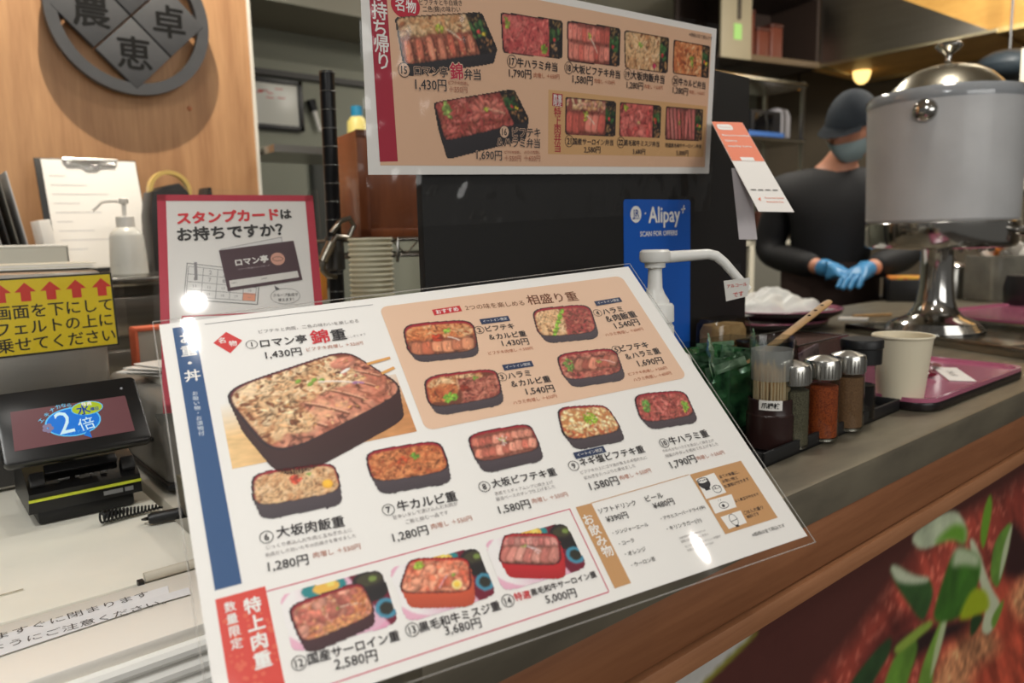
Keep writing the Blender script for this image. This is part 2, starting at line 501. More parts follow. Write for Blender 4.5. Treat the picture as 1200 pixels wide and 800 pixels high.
    def slices(s, n, a0, a1, b, h, pal, tilt=1.35, wd=None):
        """overlapping cut slices of steak side by side, browned along one edge"""
        wd = wd or (a1 - a0) * s.k / n * .80
        s.meat([tuple(np.array(c) * .72) for c in pal] + [(112, 62, 46)], (a0 - .05, a1 + .05, b - h, b + h), 2.4, tilt, 1.6)
        for i in range(n):
            a = a0 + (a1 - a0) * (i + .5) / n
            c = np.array(pal[s.rs.randint(len(pal))], float) * (.9 + .2 * s.rs.rand())
            t = tilt + .22 * (s.rs.rand() - .5)
            bb = b + .10 * (s.rs.rand() - .5); hh = h * (.9 + .25 * s.rs.rand())
            s.blob(a + .035 / s.k, bb - .03, hh * 1.06, wd * 1.04, t, np.array([112, 62, 46]) * (.8 + .4 * s.rs.rand()), .3, 3.2)
            s.blob(a, bb, hh, wd * .84, t, c, .26, 4.0)
            for _ in range(5):
                s.blob(a + .5 * wd / s.k * (s.rs.rand() - .5), bb + 1.4 * hh * (s.rs.rand() - .5), .05 + .16 * s.rs.rand(), .025, t + .3 * (s.rs.rand() - .5), c * (1.2 if s.rs.rand() > .4 else .72), .1)
        return s
TAN = [(222, 178, 132), (205, 152, 105), (232, 196, 156), (186, 128, 84), (150, 92, 58), (228, 188, 140)]
ORG = [(205, 122, 72), (188, 100, 58), (222, 146, 92), (160, 78, 46), (128, 62, 40), (214, 134, 84)]
DRK = [(140, 72, 58), (165, 92, 74), (112, 54, 44), (184, 112, 92), (90, 44, 38), (150, 70, 62)]
PNK = [(206, 134, 112), (192, 112, 94), (218, 152, 130), (178, 94, 80)]
RED = [(190, 84, 78), (170, 66, 64), (204, 110, 100), (148, 54, 54), (214, 130, 116), (120, 44, 44)]
GRN = (128, 160, 62)
def f_curls(f, pal, n=170, size=.2, box=(-1, 1, -1, 1)):
    f.meat(pal, box, .42 / size, .3 + f.rs.rand(), 1.8)
    return f.many(n // 4, pal, *box, size=size * .8, asp=2.4, sh=.35, jit=.08)
def r_big(f):
    f.fill((130, 76, 52)); P = [(150, 88, 66), (204, 132, 106), (214, 148, 120), (190, 112, 88), (224, 164, 128), (120, 66, 50)]
    f.meat(P, (-1, 1, -1, .35), 2.0, .3, 2.2)
    for (q0, q1, q2, q3) in ((-.62, -.35, -.35, -.9), (-.3, -.2, .0, -.85), (.05, .0, .35, -.7), (.38, .1, .68, -.5), (.66, .22, .92, -.3)):
        f.strand(q0, q1, q2, q3, (112, 64, 48), .035); f.strand(q0 + .02, q1 + .03, q2 + .02, q3 + .04, (232, 172, 140), .028)
    f.meat([(232, 194, 150), (220, 174, 128), (240, 208, 168), (198, 146, 102), (150, 92, 60), (226, 186, 140)], (-1, .62, -.02, 1), 3.0, .2, 1.5, .10, .30, .66)
    f.meat([(232, 194, 150), (220, 174, 128), (198, 146, 102), (150, 92, 60), (226, 186, 140)], (-1, -.42, -.62, .3), 3.0, .2, 1.5, .10, .30, .66)
    f.many(110, [(240, 208, 166), (222, 174, 126), (186, 126, 84), (130, 78, 50)], -1, .6, -.02, 1, .085, 2.2, sh=.5); f.many(40, [(240, 208, 166), (222, 174, 126), (130, 78, 50)], -1, -.45, -.6, .1, .085, 2.2, sh=.5)
    f.many(60, [(226, 166, 96), (140, 84, 58), (232, 180, 130), (104, 58, 42)], -.7, 1, -.9, .0, .05, 2.8, sh=.2)
    f.many(10, DRK, .45, 1, .0, .4, .1)
    f.blob(.72, .60, .42, .24, .1, (216, 140, 116), .4); f.blob(.78, .66, .1, .07, .1, (206, 204, 110), .3); f.many(12, [(196, 118, 96), (230, 160, 132)], .5, .95, .45, .78, .10, 3, .15, .3, .2)
    f.blob(.60, .30, .20, .05, .2, (238, 232, 224), .2)
    for a, b in ((-.12, .52), (.08, .38), (-.02, .3), (.16, .28)): f.blob(a, b, .1, .06, .5, (128, 164, 62), .4)
    f.strand(.12, .26, .55, -.22, (236, 218, 206)); f.strand(.5, -.18, .6, -.28, (170, 120, 160))
def r2(f):
    f.fill((120, 66, 44)); f_curls(f, ORG + TAN[:2], 120, .2, (-1, 1, 0, 1)); f.slices(6, -.9, .9, -.5, .42, [(206, 126, 92), (220, 146, 108), (190, 104, 74)], 1.4)
    f.patch(-.1, .1, .3, (180, 62, 36), 30, .24); f.strand(.2, .1, .5, -.2, (236, 214, 200)); f.patch(.2, .55, .14, GRN, 6)
def r3(f):
    f.fill((110, 58, 42)); f_curls(f, TAN + ORG[:2], 110, .18, (-1, .5, .1, 1)); f_curls(f, DRK + PNK[:2], 130, .16, (-.1, 1, -1, .6)); f_curls(f, ORG, 40, .18, (-1, -.3, -.6, .3))
    f.patch(.0, .0, .26, (130, 46, 32), 26); f.patch(-.45, -.5, .32, (120, 170, 56), 40, .3, .1); f.patch(.35, .65, .14, GRN, 14, None, .08)
def r4(f):
    f.fill((110, 60, 46)); f_curls(f, TAN, 130, .17, (-1, .05, -1, 1)); f_curls(f, DRK + RED[:2], 130, .17, (.05, 1, -1, 1))
    for t in np.linspace(-.9, .9, 9): f.patch(-.22 + .28 * t, t, .1, (136, 176, 58), 9, .12, .09)
def r5(f):
    f.fill((120, 64, 52)); f_curls(f, DRK + PNK + RED[:1], 120, .24); f.slices(6, -.5, .95, .1, .5, [(184, 108, 88), (170, 90, 74), (200, 128, 104)], 1.0)
    f.patch(-.72, .2, .28, (116, 150, 70), 46, .5, .1); f.patch(.3, .2, .16, (150, 160, 80), 10, None, .08); f.strand(.4, .3, .85, -.1, (226, 190, 180))
def r6(f):
    f.fill((140, 84, 56)); f_curls(f, TAN, 220, .17); f.patch(-.05, .3, .26, (220, 84, 60), 30, .3); f.patch(.3, .55, .1, GRN, 8, None, .08)
    f.blob(.72, -.35, .34, .34, 0, (236, 168, 40), .15); f.blob(.72, -.33, .28, .28, 0, (244, 186, 60), .1)
def r7(f):
    f.fill((130, 64, 40)); f_curls(f, ORG, 220, .19); f.patch(-.1, .15, .3, (196, 84, 48), 20); f.patch(.25, .35, .24, (104, 146, 52), 30, .22, .09)
def r8(f):
    f.fill((140, 74, 58)); f.many(40, TAN[1:4], -1, 1, -.3, .5, .14)
    f.slices(9, -.95, .95, .42, .34, [(200, 118, 98), (214, 140, 118), (184, 98, 82)], 1.2); f.slices(9, -.95, .95, -.4, .38, [(206, 126, 104), (216, 144, 122), (188, 104, 86)], 1.25)
    f.patch(-.05, .3, .2, GRN, 10, None, .07)
    for q in ((-.2, .5, .05, -.1), (.0, .55, -.05, -.25), (.15, .45, -.1, -.1)): f.strand(*q, (236, 222, 214), .022)
def r9(f):
    f.fill((196, 130, 80)); f.many(80, ORG[2:3] + TAN[:1] + [(190, 96, 60)], -1, 1, -1, -.4, .16); f.many(170, [(236, 206, 150), (226, 188, 128), (244, 222, 176), (214, 164, 112)], -1, 1, -.7, 1, .13, 1.6, sh=.4)
    f.patch(.02, .15, .42, (140, 176, 40), 80, .42, .08)
def r10(f):
    f.fill((120, 50, 44)); f_curls(f, RED + DRK[:2], 190, .17); f.patch(-.72, .2, .22, (104, 152, 66), 46, .5, .1); f.patch(.78, -.2, .2, (126, 168, 58), 40, .45, .1); f.patch(.7, -.55, .1, (206, 200, 60), 6, None, .07)
def r12(f):
    f.fill((150, 84, 66)); f.meat(PNK + ORG[:2] + TAN[:1] + [(130, 70, 56)], scale=2.0); f.many(60, [(216, 150, 104), (200, 130, 90)], -1, 1, -1, 1, .13); f.many(60, PNK + [(206, 120, 100)], -1, .7, -.6, .9, .3, 1.5, sh=.45)
    f.many(50, [(226, 160, 100), (214, 142, 96)], -.7, .6, -1, -.4, .12, 1.4); f.many(40, ORG[:3], .5, 1, -.6, .5, .13); f.strand(.1, .1, .75, -.1, (232, 206, 180)); f.patch(.1, .1, .08, GRN, 6, None, .06)
def r13(f):
    f.fill((150, 66, 44)); f.meat([(226, 140, 108), (214, 120, 88), (234, 158, 126), (170, 76, 54)], scale=2.0); f.many(70, [(226, 140, 108), (214, 120, 88), (234, 158, 126), (198, 98, 72)], -1, 1, -.9, .9, .3, 1.5, sh=.55)
    f.patch(-.65, .65, .3, (150, 176, 60), 30, .26, .12); f.blob(.62, -.62, .3, .3, 0, (244, 226, 150), .1); f.blob(.62, -.6, .2, .2, 0, (240, 200, 80), .2)
    f.patch(.5, .0, .1, GRN, 8, None, .06); f.strand(.3, -.1, .1, -.8, (222, 176, 190), .03)
def r14(f):
    f.fill((120, 64, 56)); f.slices(9, -1, 1, .55, .4, [(186, 120, 112), (200, 140, 130), (170, 100, 94)], 1.75); f.slices(7, -1, 1, -.4, .6, [(196, 128, 116), (210, 148, 134), (180, 108, 98)], 1.3)
    f.patch(-.2, .2, .16, (160, 170, 90), 10, None, .07)
    for q in ((-.1, .2, .3, -.3), (-.05, .15, .4, -.2)): f.strand(*q, (236, 220, 220), .025)
def side(f, yellow=True, a0=.58, seed=0):
    """the narrow side compartment of a take-out box"""
    m_ = (f.A / f.k > a0)
    keep = f.img.copy()
    g = Food(f.A / f.k, f.B, f.k, 1, seed + 7)
    g.fill((34, 28, 30)); g.many(26, [(120, 92, 58), (84, 62, 40), (150, 120, 76)], a0, 1, .35, 1, .1)
    g.many(16, [(58, 96, 50), (76, 112, 62), (40, 70, 40)], a0, .92, -.2, .5, .2, 1.5); g.patch(.74, .0, .06, (206, 60, 66), 4, None, .1)
    if yellow: g.patch(.86, -.1, .07, (230, 186, 60), 5, None, .1)
    g.many(20, [(186, 140, 92), (60, 48, 44), (160, 110, 72)], a0 + .08, .98, -1, -.3, .11)
    f.img = np.where(m_[..., None], g.img, keep)
def k15(f):
    f.fill((150, 86, 60)); f.meat(TAN, (-1, .6, -.1, 1), 2.4, .3, 1.6); f.many(40, [(222, 178, 130), (204, 150, 104), (232, 194, 150), (160, 100, 64)], -1, .58, -.05, 1, .2, 1.8, sh=.7)
    f.slices(7, -1, .58, -.5, .5, [(216, 122, 96), (226, 140, 112), (204, 106, 84)], 1.5, .22); f.many(60, [(232, 160, 120), (190, 96, 76)], -1, .55, -1, 0, .06, 1.5)
    f.patch(-.15, .35, .2, (176, 186, 70), 22, None, .09); f.strand(.0, .3, .25, -.25, (240, 218, 190)); side(f, True, .58, 3)
def k16(f):
    f.fill((110, 46, 44)); f.meat(RED + DRK[:2], (-1, 1, -1, 1), 2.6, .5, 1.8); f.many(40, RED[:3] + DRK[:2], -1, .6, -1, 1, .22, 2.4, sh=.4); f.patch(-.78, .5, .25, (150, 172, 90), 40, .45, .11)
    f.many(20, [(196, 110, 96), (206, 124, 108)], -.3, .5, -.2, .8, .3, 2); f.patch(.1, .15, .14, (170, 180, 70), 12, None, .08); f.strand(.15, .1, .5, -.3, (226, 180, 150)); side(f, True, .6, 5)
def k17(f):
    f.fill((140, 56, 56)); f.meat([(206, 96, 92), (188, 76, 76), (216, 120, 110), (140, 52, 54)], (-1, 1, -1, 1), 2.6, .6, 2.2); f.many(40, [(206, 96, 92), (216, 120, 110)], -1, .55, -1, 1, .17, 2.6, sh=.3); f.patch(-.85, .6, .16, (150, 170, 70), 16, .3, .1); side(f, False, .55, 9); f.patch(.38, -.6, .2, (130, 160, 60), 26, .26, .1)
def k18(f):
    f.fill((140, 70, 60)); f.slices(9, -1, .6, .5, .4, [(210, 110, 98), (222, 130, 116), (196, 96, 84)], 1.5); f.slices(8, -1, .6, -.45, .45, [(214, 112, 98), (224, 134, 118), (200, 98, 86)], 1.5)
    f.patch(-.2, .4, .16, (180, 180, 80), 12, None, .08); f.strand(-.15, .3, .1, -.4, (236, 210, 190)); side(f, False, .6, 11)
def k19(f):
    f.fill((140, 86, 60)); f_curls(f, TAN, 200, .2, (-1, .6, -1, 1)); f.patch(-.3, .4, .16, GRN, 10, None, .08); f.patch(.35, -.65, .16, (190, 50, 90), 14, None, .09); side(f, False, .6, 13)
def k20(f):
    f.fill((150, 80, 54)); f_curls(f, ORG + TAN[:1], 200, .22, (-1, .6, -1, 1)); f.patch(.0, -.1, .2, (140, 160, 60), 24, .35, .1); side(f, True, .6, 15)
def k21(f):
    f.fill((150, 80, 70)); f.many(60, TAN[:3] + [(210, 150, 130)], -1, .55, .2, 1, .22); f.slices(6, -1, .55, -.3, .6, [(206, 110, 96), (216, 128, 112), (190, 92, 80)], 1.4)
    f.patch(-.25, .1, .18, (170, 180, 70), 16, .3, .08); f.strand(-.2, .1, .1, -.35, (236, 214, 190)); side(f, False, .58, 17)
def k22(f):
    f.fill((140, 60, 58)); f.meat([(206, 100, 92), (190, 80, 76), (214, 120, 110), (150, 62, 60)], (-1, 1, -1, 1), 2.0, .4, 2); f.many(24, [(206, 100, 92), (190, 80, 76), (214, 120, 110)], -1, .6, -1, 1, .3, 1.7, sh=.5); f.patch(-.75, .7, .18, (170, 180, 70), 14, None, .09); f.patch(-.1, -.1, .1, (210, 180, 120), 6, None, .07); side(f, False, .6, 19); f.patch(.75, .1, .12, (220, 90, 60), 6, None, .1)
def k23(f):
    f.fill((130, 66, 62)); f.slices(8, -1, .6, .0, 1.0, [(196, 110, 104), (210, 130, 122), (182, 96, 90)], 1.62, .17); f.patch(-.3, .1, .13, (160, 170, 80), 10, None, .07); side(f, True, .6, 21)

def dish(pr, quad, depth, recipe, seed, cell=.0006, n=4.6, body=(74, 64, 70), rim=(44, 34, 40), wall=(158, 30, 46), feet=True, drop=.14, z=None, back=None):
    """quad: rim corners tl, tr, br, bl as seen in the photo; depth: height of the box side on the sheet (m)"""
    Q = [pr.px(*p) for p in quad]
    q = np.array(Q)
    x0, y0 = q.min(0) - .0015; x1, y1 = q.max(0) + .0015
    y0 -= depth + .001
    nx, ny = max(8, int((x1 - x0) / cell)), max(8, int((y1 - y0) / cell))
    X = np.linspace(x0, x1, nx + 1); Y = np.linspace(y0, y1, ny + 1)
    XX, YY = np.meshgrid((X[:-1] + X[1:]) / 2, (Y[:-1] + Y[1:]) / 2)
    H = homog(Q, [(-1, 1), (1, 1), (1, -1), (-1, -1)])
    hw = (np.linalg.norm(q[1] - q[0]) + np.linalg.norm(q[2] - q[3])) / 4; hh = (np.linalg.norm(q[0] - q[3]) + np.linalg.norm(q[1] - q[2])) / 4
    a, b = apply_h(H, XX, YY)
    M = lambda a, b: (np.abs(a) ** n + np.abs(b) ** n) ** (1 / n)
    img = np.zeros(a.shape + (3,)); mask = np.zeros(a.shape, bool)
    K = 14
    for k in range(K, 0, -1):
        t = depth * k / K
        ak, bk = apply_h(H, XX, YY + t)
        s_ = 1 + .07 * k / K
        if feet and k == K:
            inside = (M(ak * s_, bk * s_) < 1) & (np.abs(ak) > .5)
        else: inside = M(ak * s_, bk * s_) < 1
        img[inside] = np.array(body) * (1.05 - .12 * k / K)
        mask |= inside
    r0 = M(a, b)
    img[r0 < 1] = rim; mask |= r0 < 1
    tw = .045 * 40 / (hw * 1000 + 14)
    img[r0 < 1 - tw] = wall
    fa, fb = a / (1 - tw * 1.3), (b + drop * .5) / (1 - drop * .5 - tw)
    F = Food(fa, fb, hw, hh, seed); recipe(F)
    inn = (M(fa, fb) < 1) & (r0 < 1 - tw)
    img[inn] = np.clip(F.img[inn], 8, 250)
    rs = np.random.RandomState(seed)
    img *= 1 + .04 * (rs.rand(*mask.shape, 1) - .5)
    L = np.clip(img / 255, 0, 1); L = np.where(L <= .04045, L / 12.92, ((L + .055) / 1.055) ** 2.4)
    return pr.image(X, Y, L, mask, z)
# ------------------------------------------------------------------ the room shell
m_steel = mat('brushed_steel', (168, 165, 158), .30, 1.0, .12, 6, (1, 40, 40), .03)
m_steel_top = mat('worktop_steel', (138, 130, 112), .42, .5, .2, 9, (1, 3, 3), .02, col2=(116, 109, 95))
m_chrome = mat('chrome', (205, 205, 205), .09, 1.0)
m_black = mat('black_plastic', (26, 26, 28), .4)
m_white = mat('white_plastic', (232, 230, 224), .35)
m_paper = mat('white_paper', (236, 233, 228), .6)
def slab(name, x0, x1, y0, y1, z0, z1, m, kind=True, parent=None, bev=0):
    o = MB().box(((x0 + x1) / 2, (y0 + y1) / 2, (z0 + z1) / 2), (x1 - x0, y1 - y0, z1 - z0), bev).build(name, m, parent)
    if kind: struct(o)
    return o
slab('floor', -2.0, 6.0, -2.2, 3.6, -.05, 0, mat('floor_tiles', (92, 86, 80), .5, 0, .15, 4))
slab('ceiling', -2.0, 6.0, -2.2, 3.6, 2.66, 2.72, mat('ceiling_paint', (190, 184, 172), .8))
slab('wall_back', -2.0, 6.0, 3.4, 3.6, 0, 2.66, mat('back_room_paint', (138, 140, 126), .7, 0, .06, 2))
slab('wall_right', 5.4, 5.6, -2.2, 3.4, 0, 2.66, mat('kitchen_wall', (96, 86, 72), .5, 0, .2, 3))
slab('wall_left', -.6, .795, 2.0, 2.05, .9, 2.66, wood('oak_veneer', (150, 104, 68), (196, 150, 106), (7, 7, .55), .5, .04))
slab('trim_1', .795, .803, 1.995, 2.055, .9, 2.66, mat('white_edge', (225, 222, 212), .5))
slab('wall_behind', -.6, .79, 2.06, 2.10, 0, 2.66, mat('dark_partition', (60, 58, 54), .7))
# soffit and rail of the back room
slab('trim_2', .9, 2.9, 3.0, 3.4, 2.19, 2.36, mat('soffit_paint', (150, 146, 132), .7))
slab('trim_3', 1.2, 2.3, 3.37, 3.4, 1.985, 2.01, mat('dark_rail', (48, 46, 44), .5))

# ------------------------------------------------------------------ serving counter
CY = .3297
ctr = thing('serving_counter', 'long serving counter with steel top and brown wooden front', 'counter', (0, 0, 0))
b = MB()
prof = [(CY + .45, 1.0), (CY + .006, 1.0), (CY + .0018, .9985), (CY, .995), (CY, .9632), (CY + .45, .9632)]
t = bmesh.new()
va = [t.verts.new((.205, y, z)) for y, z in prof]; vb = [t.verts.new((3.2, y, z)) for y, z in prof]
t.faces.new(va); t.faces.new(vb)
for k in range(len(prof)): t.faces.new((va[k], va[(k + 1) % 6], vb[(k + 1) % 6], vb[k]))
bmesh.ops.recalc_face_normals(t, faces=list(t.faces))
b._add(t)
b.box((2.10, CY + .612, .9816), (2.2, .325, .0368), .001)
b.build('steel_top', m_steel_top, ctr)
m_fas = wood('fascia_wood', (122, 74, 44), (154, 101, 66), (.8, 9, 14), .5, .05)
MB().box((1.702, CY + .011, .9385), (2.99, .02, .0492), .0012).build('front_board', m_fas, ctr)
MB().box((1.702, CY + .008, .9012), (2.99, .02, .0188), .0015).build('lower_trim', wood('trim_wood', (150, 98, 64), (180, 126, 88), (.8, 9, 14), .5, .05), ctr)
MB().box((1.702, CY + .235, .485), (2.97, .41, .955)).build('carcass', mat('dark_carcass', (40, 32, 28), .7), ctr)

# printed mural below the trim: a photograph of grilled beef with herbs
mur = PL((0, CY + .0155, 0), (1, 0, 0), (0, 0, 1))
mp_ = Print(mur)
x0, x1, y0, y1 = .22, 3.15, .35, .891
NX, NY = 850, 170
X = np.linspace(x0, x1, NX + 1); Y = np.linspace(y0, y1, NY + 1)
XX, YY = np.meshgrid((X[:-1] + X[1:]) / 2, (Y[:-1] + Y[1:]) / 2)
Pp = pix(np.stack([XX, np.full(XX.shape, CY + .0155), YY], -1))
u, v = (Pp[..., 0] - 800) * 2.6675, (Pp[..., 1] - 500) * 2.6675
rs = np.random.RandomState(4)
def vnoise(XX, YY, s, seed):
    r = np.random.RandomState(seed).rand(64, 64)
    a, b = XX * s, YY * s
    i, j = np.floor(a).astype(int), np.floor(b).astype(int); fa, fb = a - i, b - j
    fa = fa * fa * (3 - 2 * fa); fb = fb * fb * (3 - 2 * fb)
    g = lambda i, j: r[i % 64, j % 64]
    return (g(i, j) * (1 - fa) + g(i + 1, j) * fa) * (1 - fb) + (g(i, j + 1) * (1 - fa) + g(i + 1, j + 1) * fa) * fb
def pnoise(s, seed, X_=None, Y_=None):
    return sum(vnoise(XX if X_ is None else X_, YY if Y_ is None else Y_, s * 2 ** k, seed + k) / 2 ** k for k in range(4)) / 1.875
def sdpoly(pts, soft):
    pts = np.array(pts, float); n = len(pts)
    d = np.full(u.shape, 1e9); ins = np.zeros(u.shape, bool)
    for k in range(n):
        a, b = pts[k], pts[(k + 1) % n]
        e = b - a; w0, w1 = u - a[0], v - a[1]
        t = np.clip((w0 * e[0] + w1 * e[1]) / (e @ e), 0, 1)
        d = np.minimum(d, np.hypot(w0 - t * e[0], w1 - t * e[1]))
        c = ((a[1] <= v) & (b[1] > v)) | ((a[1] > v) & (b[1] <= v))
        xi = a[0] + (v - a[1]) / (b[1] - a[1] + 1e-12) * e[0]
        ins ^= c & (u < xi)
    sd = np.where(ins, d, -d)
    return np.clip(.5 + sd / soft, 0, 1)[..., None]
def C3(c): return np.array(c, float)
I = np.zeros(u.shape + (3,)) + C3((86, 42, 36))
def lay(pts, col, soft=14, rnd=2):
    global I
    for _ in range(rnd):
        q = []
        for k in range(len(pts)):
            a, c = np.array(pts[k], float), np.array(pts[(k + 1) % len(pts)], float); q += [tuple(a * .78 + c * .22), tuple(a * .22 + c * .78)]
        pts = q
    w_ = sdpoly(pts, soft)
    I = I * (1 - w_) + (C3(col) if np.ndim(col) == 1 else col) * w_
fib = pnoise(40, 11, XX * .9 + YY * .8, (YY - XX * .8) * .25)[..., None]; fine = pnoise(95, 23)[..., None]
meat = C3((168, 70, 56)) * (.55 + .9 * fib) + (fine > .62) * C3((50, 40, 34))
tan_ = C3((222, 150, 104)) * (.45 + .95 * fine * fib * 1.6 + .1)
lay([(380, 840), (560, 640), (700, 430), (800, 330), (1000, 210), (1080, 160), (1500, -200), (1500, 1400), (200, 1400)], meat, 60)
lay([(1000, 330), (1040, 290), (1090, 380), (1500, 200), (1500, 420), (1075, 470), (1000, 500)], (60, 28, 28), 30)
lay([(870, 600), (1000, 470), (1080, 500), (1200, 600), (1200, 1200), (700, 1200), (760, 800)], C3((196, 84, 60)) * (.5 + 1.0 * fib), 60)
lay([(770, 800), (830, 690), (960, 610), (1000, 700), (900, 760), (880, 1000), (700, 1000)], tan_, 50)
lay([(1010, 540), (1080, 440), (1140, 560), (1060, 620)], tan_, 40)
lay([(560, 700), (700, 560), (770, 600), (650, 680), (560, 790)], C3((110, 46, 40)) * (.6 + .8 * fib), 50)
lay([(640, 660), (900, 590), (880, 640), (760, 700), (690, 760)], (46, 26, 26), 40)
gl = pnoise(30, 40)[..., None]; gd = C3((62, 112, 34)) * (.7 + .6 * gl)
lay([(440, 940), (530, 790), (600, 700), (655, 648), (652, 700), (600, 790), (540, 900)], C3((46, 74, 40)) * (.7 + .6 * gl), 10)
lay([(600, 900), (640, 770), (665, 712), (725, 652), (738, 690), (712, 770), (670, 900)], C3((104, 148, 52)) * (.75 + .5 * gl), 10)
lay([(655, 690), (770, 600), (790, 616), (700, 690), (670, 712)], (150, 176, 70), 8)
lay([(720, 880), (748, 740), (822, 566), (828, 596), (790, 720), (772, 860)], C3((120, 160, 62)) * (.8 + .4 * gl), 8)
lay([(770, 800), (785, 700), (822, 566), (830, 600), (800, 720)], (196, 210, 160), 8)
lay([(646, 440), (662, 430), (722, 466), (772, 470), (786, 520), (756, 606), (738, 600), (700, 545), (672, 505)], C3((56, 92, 44)) * (.7 + .6 * gl), 8)
lay([(646, 440), (662, 430), (722, 466), (772, 470), (768, 486), (715, 492), (668, 484)], (206, 214, 184), 10)
lay([(704, 340), (848, 248), (892, 312), (884, 372), (842, 344), (745, 392)], C3((204, 216, 182)) * (.85 + .3 * gl), 8)
lay([(800, 346), (850, 300), (888, 314), (884, 370), (842, 350), (790, 365)], (112, 168, 52), 22)
lay([(890, 350), (915, 352), (962, 500), (1002, 560), (962, 652), (930, 640), (950, 560)], (214, 222, 186), 8)
lay([(852, 368), (932, 398), (930, 470), (900, 560), (850, 606), (778, 612), (800, 520)], gd, 10)
lay([(852, 368), (932, 398), (928, 440), (880, 430), (838, 440)], (196, 212, 172), 22)
lay([(905, 500), (950, 510), (962, 570), (900, 600), (856, 604)], (172, 190, 30), 14)
lay([(900, 590), (945, 585), (918, 640), (898, 660)], (40, 70, 34), 8)
lay([(962, 202), (970, 250), (942, 392), (928, 350), (940, 260)], (116, 166, 46), 6)
lay([(1036, 282), (1010, 420), (985, 512), (958, 470), (975, 350)], C3((112, 156, 62)) * (.8 + .4 * gl), 6)
lay([(1036, 282), (1016, 400), (985, 500), (1000, 380)], (206, 218, 176), 6)
lay([(1006, 530), (1000, 570), (970, 640), (962, 600)], (120, 160, 60), 6)
lay([(-400, 1100), (-200, 800), (232, 636), (150, 712), (60, 800), (-150, 1100)], (206, 204, 198), 5, 0)
e_ = sdpoly([(232, 636), (150, 712), (60, 800), (-150, 1100), (-130, 1100), (76, 802), (165, 716), (236, 644)], 8)
I = I * (1 - e_) + C3((150, 150, 50)) * e_
I *= 1 + .05 * (rs.rand(*u.shape, 1) - .5)
L = np.clip(I / 255, .01, 1); L = np.where(L <= .04045, L / 12.92, ((L + .055) / 1.055) ** 2.4)
mp_.image(X, Y, L, np.ones(u.shape, bool), 0.0)
MB().box((1.702, CY + .021, .47), (2.97, .009, .84)).build('front_panel', mat('maroon_panel', (70, 36, 32), .6), ctr)
o = mp_.build('food_mural', ctr, print_mat('mural_print', .6))
o.matrix_local = mur.mat()
o['label'] = 'printed photograph of grilled beef and green herbs on the counter front'

# lower desk that carries the till, and the back shelf behind it
dk = thing('register_desk', 'low beige desk carrying the cash drawer left of the serving counter', 'desk', (-.28, .9, 0))
MB().box((0, 0, .845), (.92, .8, .024), .003).build('desk_top', mat('desk_laminate', (196, 190, 176), .4), dk)
MB().box((.622, .16, .476), (.262, .48, .952), .003).build('side_pedestal', mat('desk_laminate', (196, 190, 176), .4), dk)
MB().box((0, .02, .418), (.88, .74, .83)).build('desk_body', mat('desk_body', (60, 52, 46), .6), dk)
bs = thing('back_shelf', 'steel back shelf below the wooden wall, holding clipboard and sanitizer', 'shelf', (0, 0, 0))
b = MB().box((.12, 1.74, 1.1665), (1.24, .48, .017), .004)
b.build('shelf_top', mat('shelf_steel', (190, 188, 182), .22, 1.0), bs)
MB().box((.12, 1.76, .58), (1.2, .42, 1.155)).build('shelf_body', mat('shelf_body_steel', (120, 118, 112), .3, .9), bs)
for k in range(3): MB().box((.12, 1.545, 1.10 - .10 * k), (1.18, .012, .075), .004).build('drawer', m_steel, bs)
# ------------------------------------------------------------------ big laminated menu leaning over the counter edge
BK = (44, 40, 44); BRN = (170, 92, 60); GY = (128, 122, 122); NAVY = (30, 48, 84); WH = (236, 233, 228); TANP = (196, 148, 98)
mpl = PL((.0961700362530943, .3305331616574687, 1.0057883243887993), (.9644766281044942, -.25548302235508147, .06718079434256602), (.14605596989344802, .7276231258621375, .670247894714408))
menu = thing('laminated_menu', 'large white laminated rice box menu propped on the counter edge', 'menu', matrix=mpl.mat())
MW, MH = .364, .257
MB().box((MW / 2, MH / 2, -.0003), (MW, MH, .0006)).build('paper', m_paper, menu)
def wave(x, y): return .0006 * math.sin(x * 23 + y * 11) + .0004 * math.sin(y * 40 - x * 9 + 1) + .0003 * math.sin(x * 71)
def film_sheet(name, parent, x0, y0, x1, y1, z, material, nx=40, ny=28, wave=wave):
    b = MB().grid(lambda a, c: (x0 + (x1 - x0) * a, y0 + (y1 - y0) * c, z + wave(x0 + (x1 - x0) * a, y0 + (y1 - y0) * c)), nx, ny)
    return b.build(name, material, parent, True, 180)
film_sheet('laminate_film', menu, -.0032, -.0055, MW + .0016, MH + .0018, .0014, film_mat('laminate', .055, .7))
b = MB()
fr = [(-.0034, -.0057), (MW + .0018, -.0057), (MW + .0018, MH + .002), (-.0034, MH + .002)]
for p, q in zip(fr, fr[1:] + fr[:1]): b.tube([(p[0], p[1], .0012), ((p[0] + q[0]) / 2, (p[1] + q[1]) / 2, .0012), (q[0], q[1], .0012)], .0004, 6)
b.build('film_edge', mat('film_rim', (196, 192, 186), .3, alpha=.35), menu)
def PR(z=.0002):
    p = Print(mpl); p.z = z; return p
# side banner
p = PR(); p.rect(.0075, .069, .0207, .2525, (34, 76, 124))
for ch, c in zip('お重・丼', ((219, 396), (221, 411), (222.5, 425.5), (225.5, 440))):
    q = p.px(*c); p.vtext(ch, q, q, .0098, WH, .02)
p.vtext('お吸い物・お漬物付', p.px(228.5, 461), p.px(236, 508), .0036, (206, 216, 226), .005)
p.build('side_banner', menu)
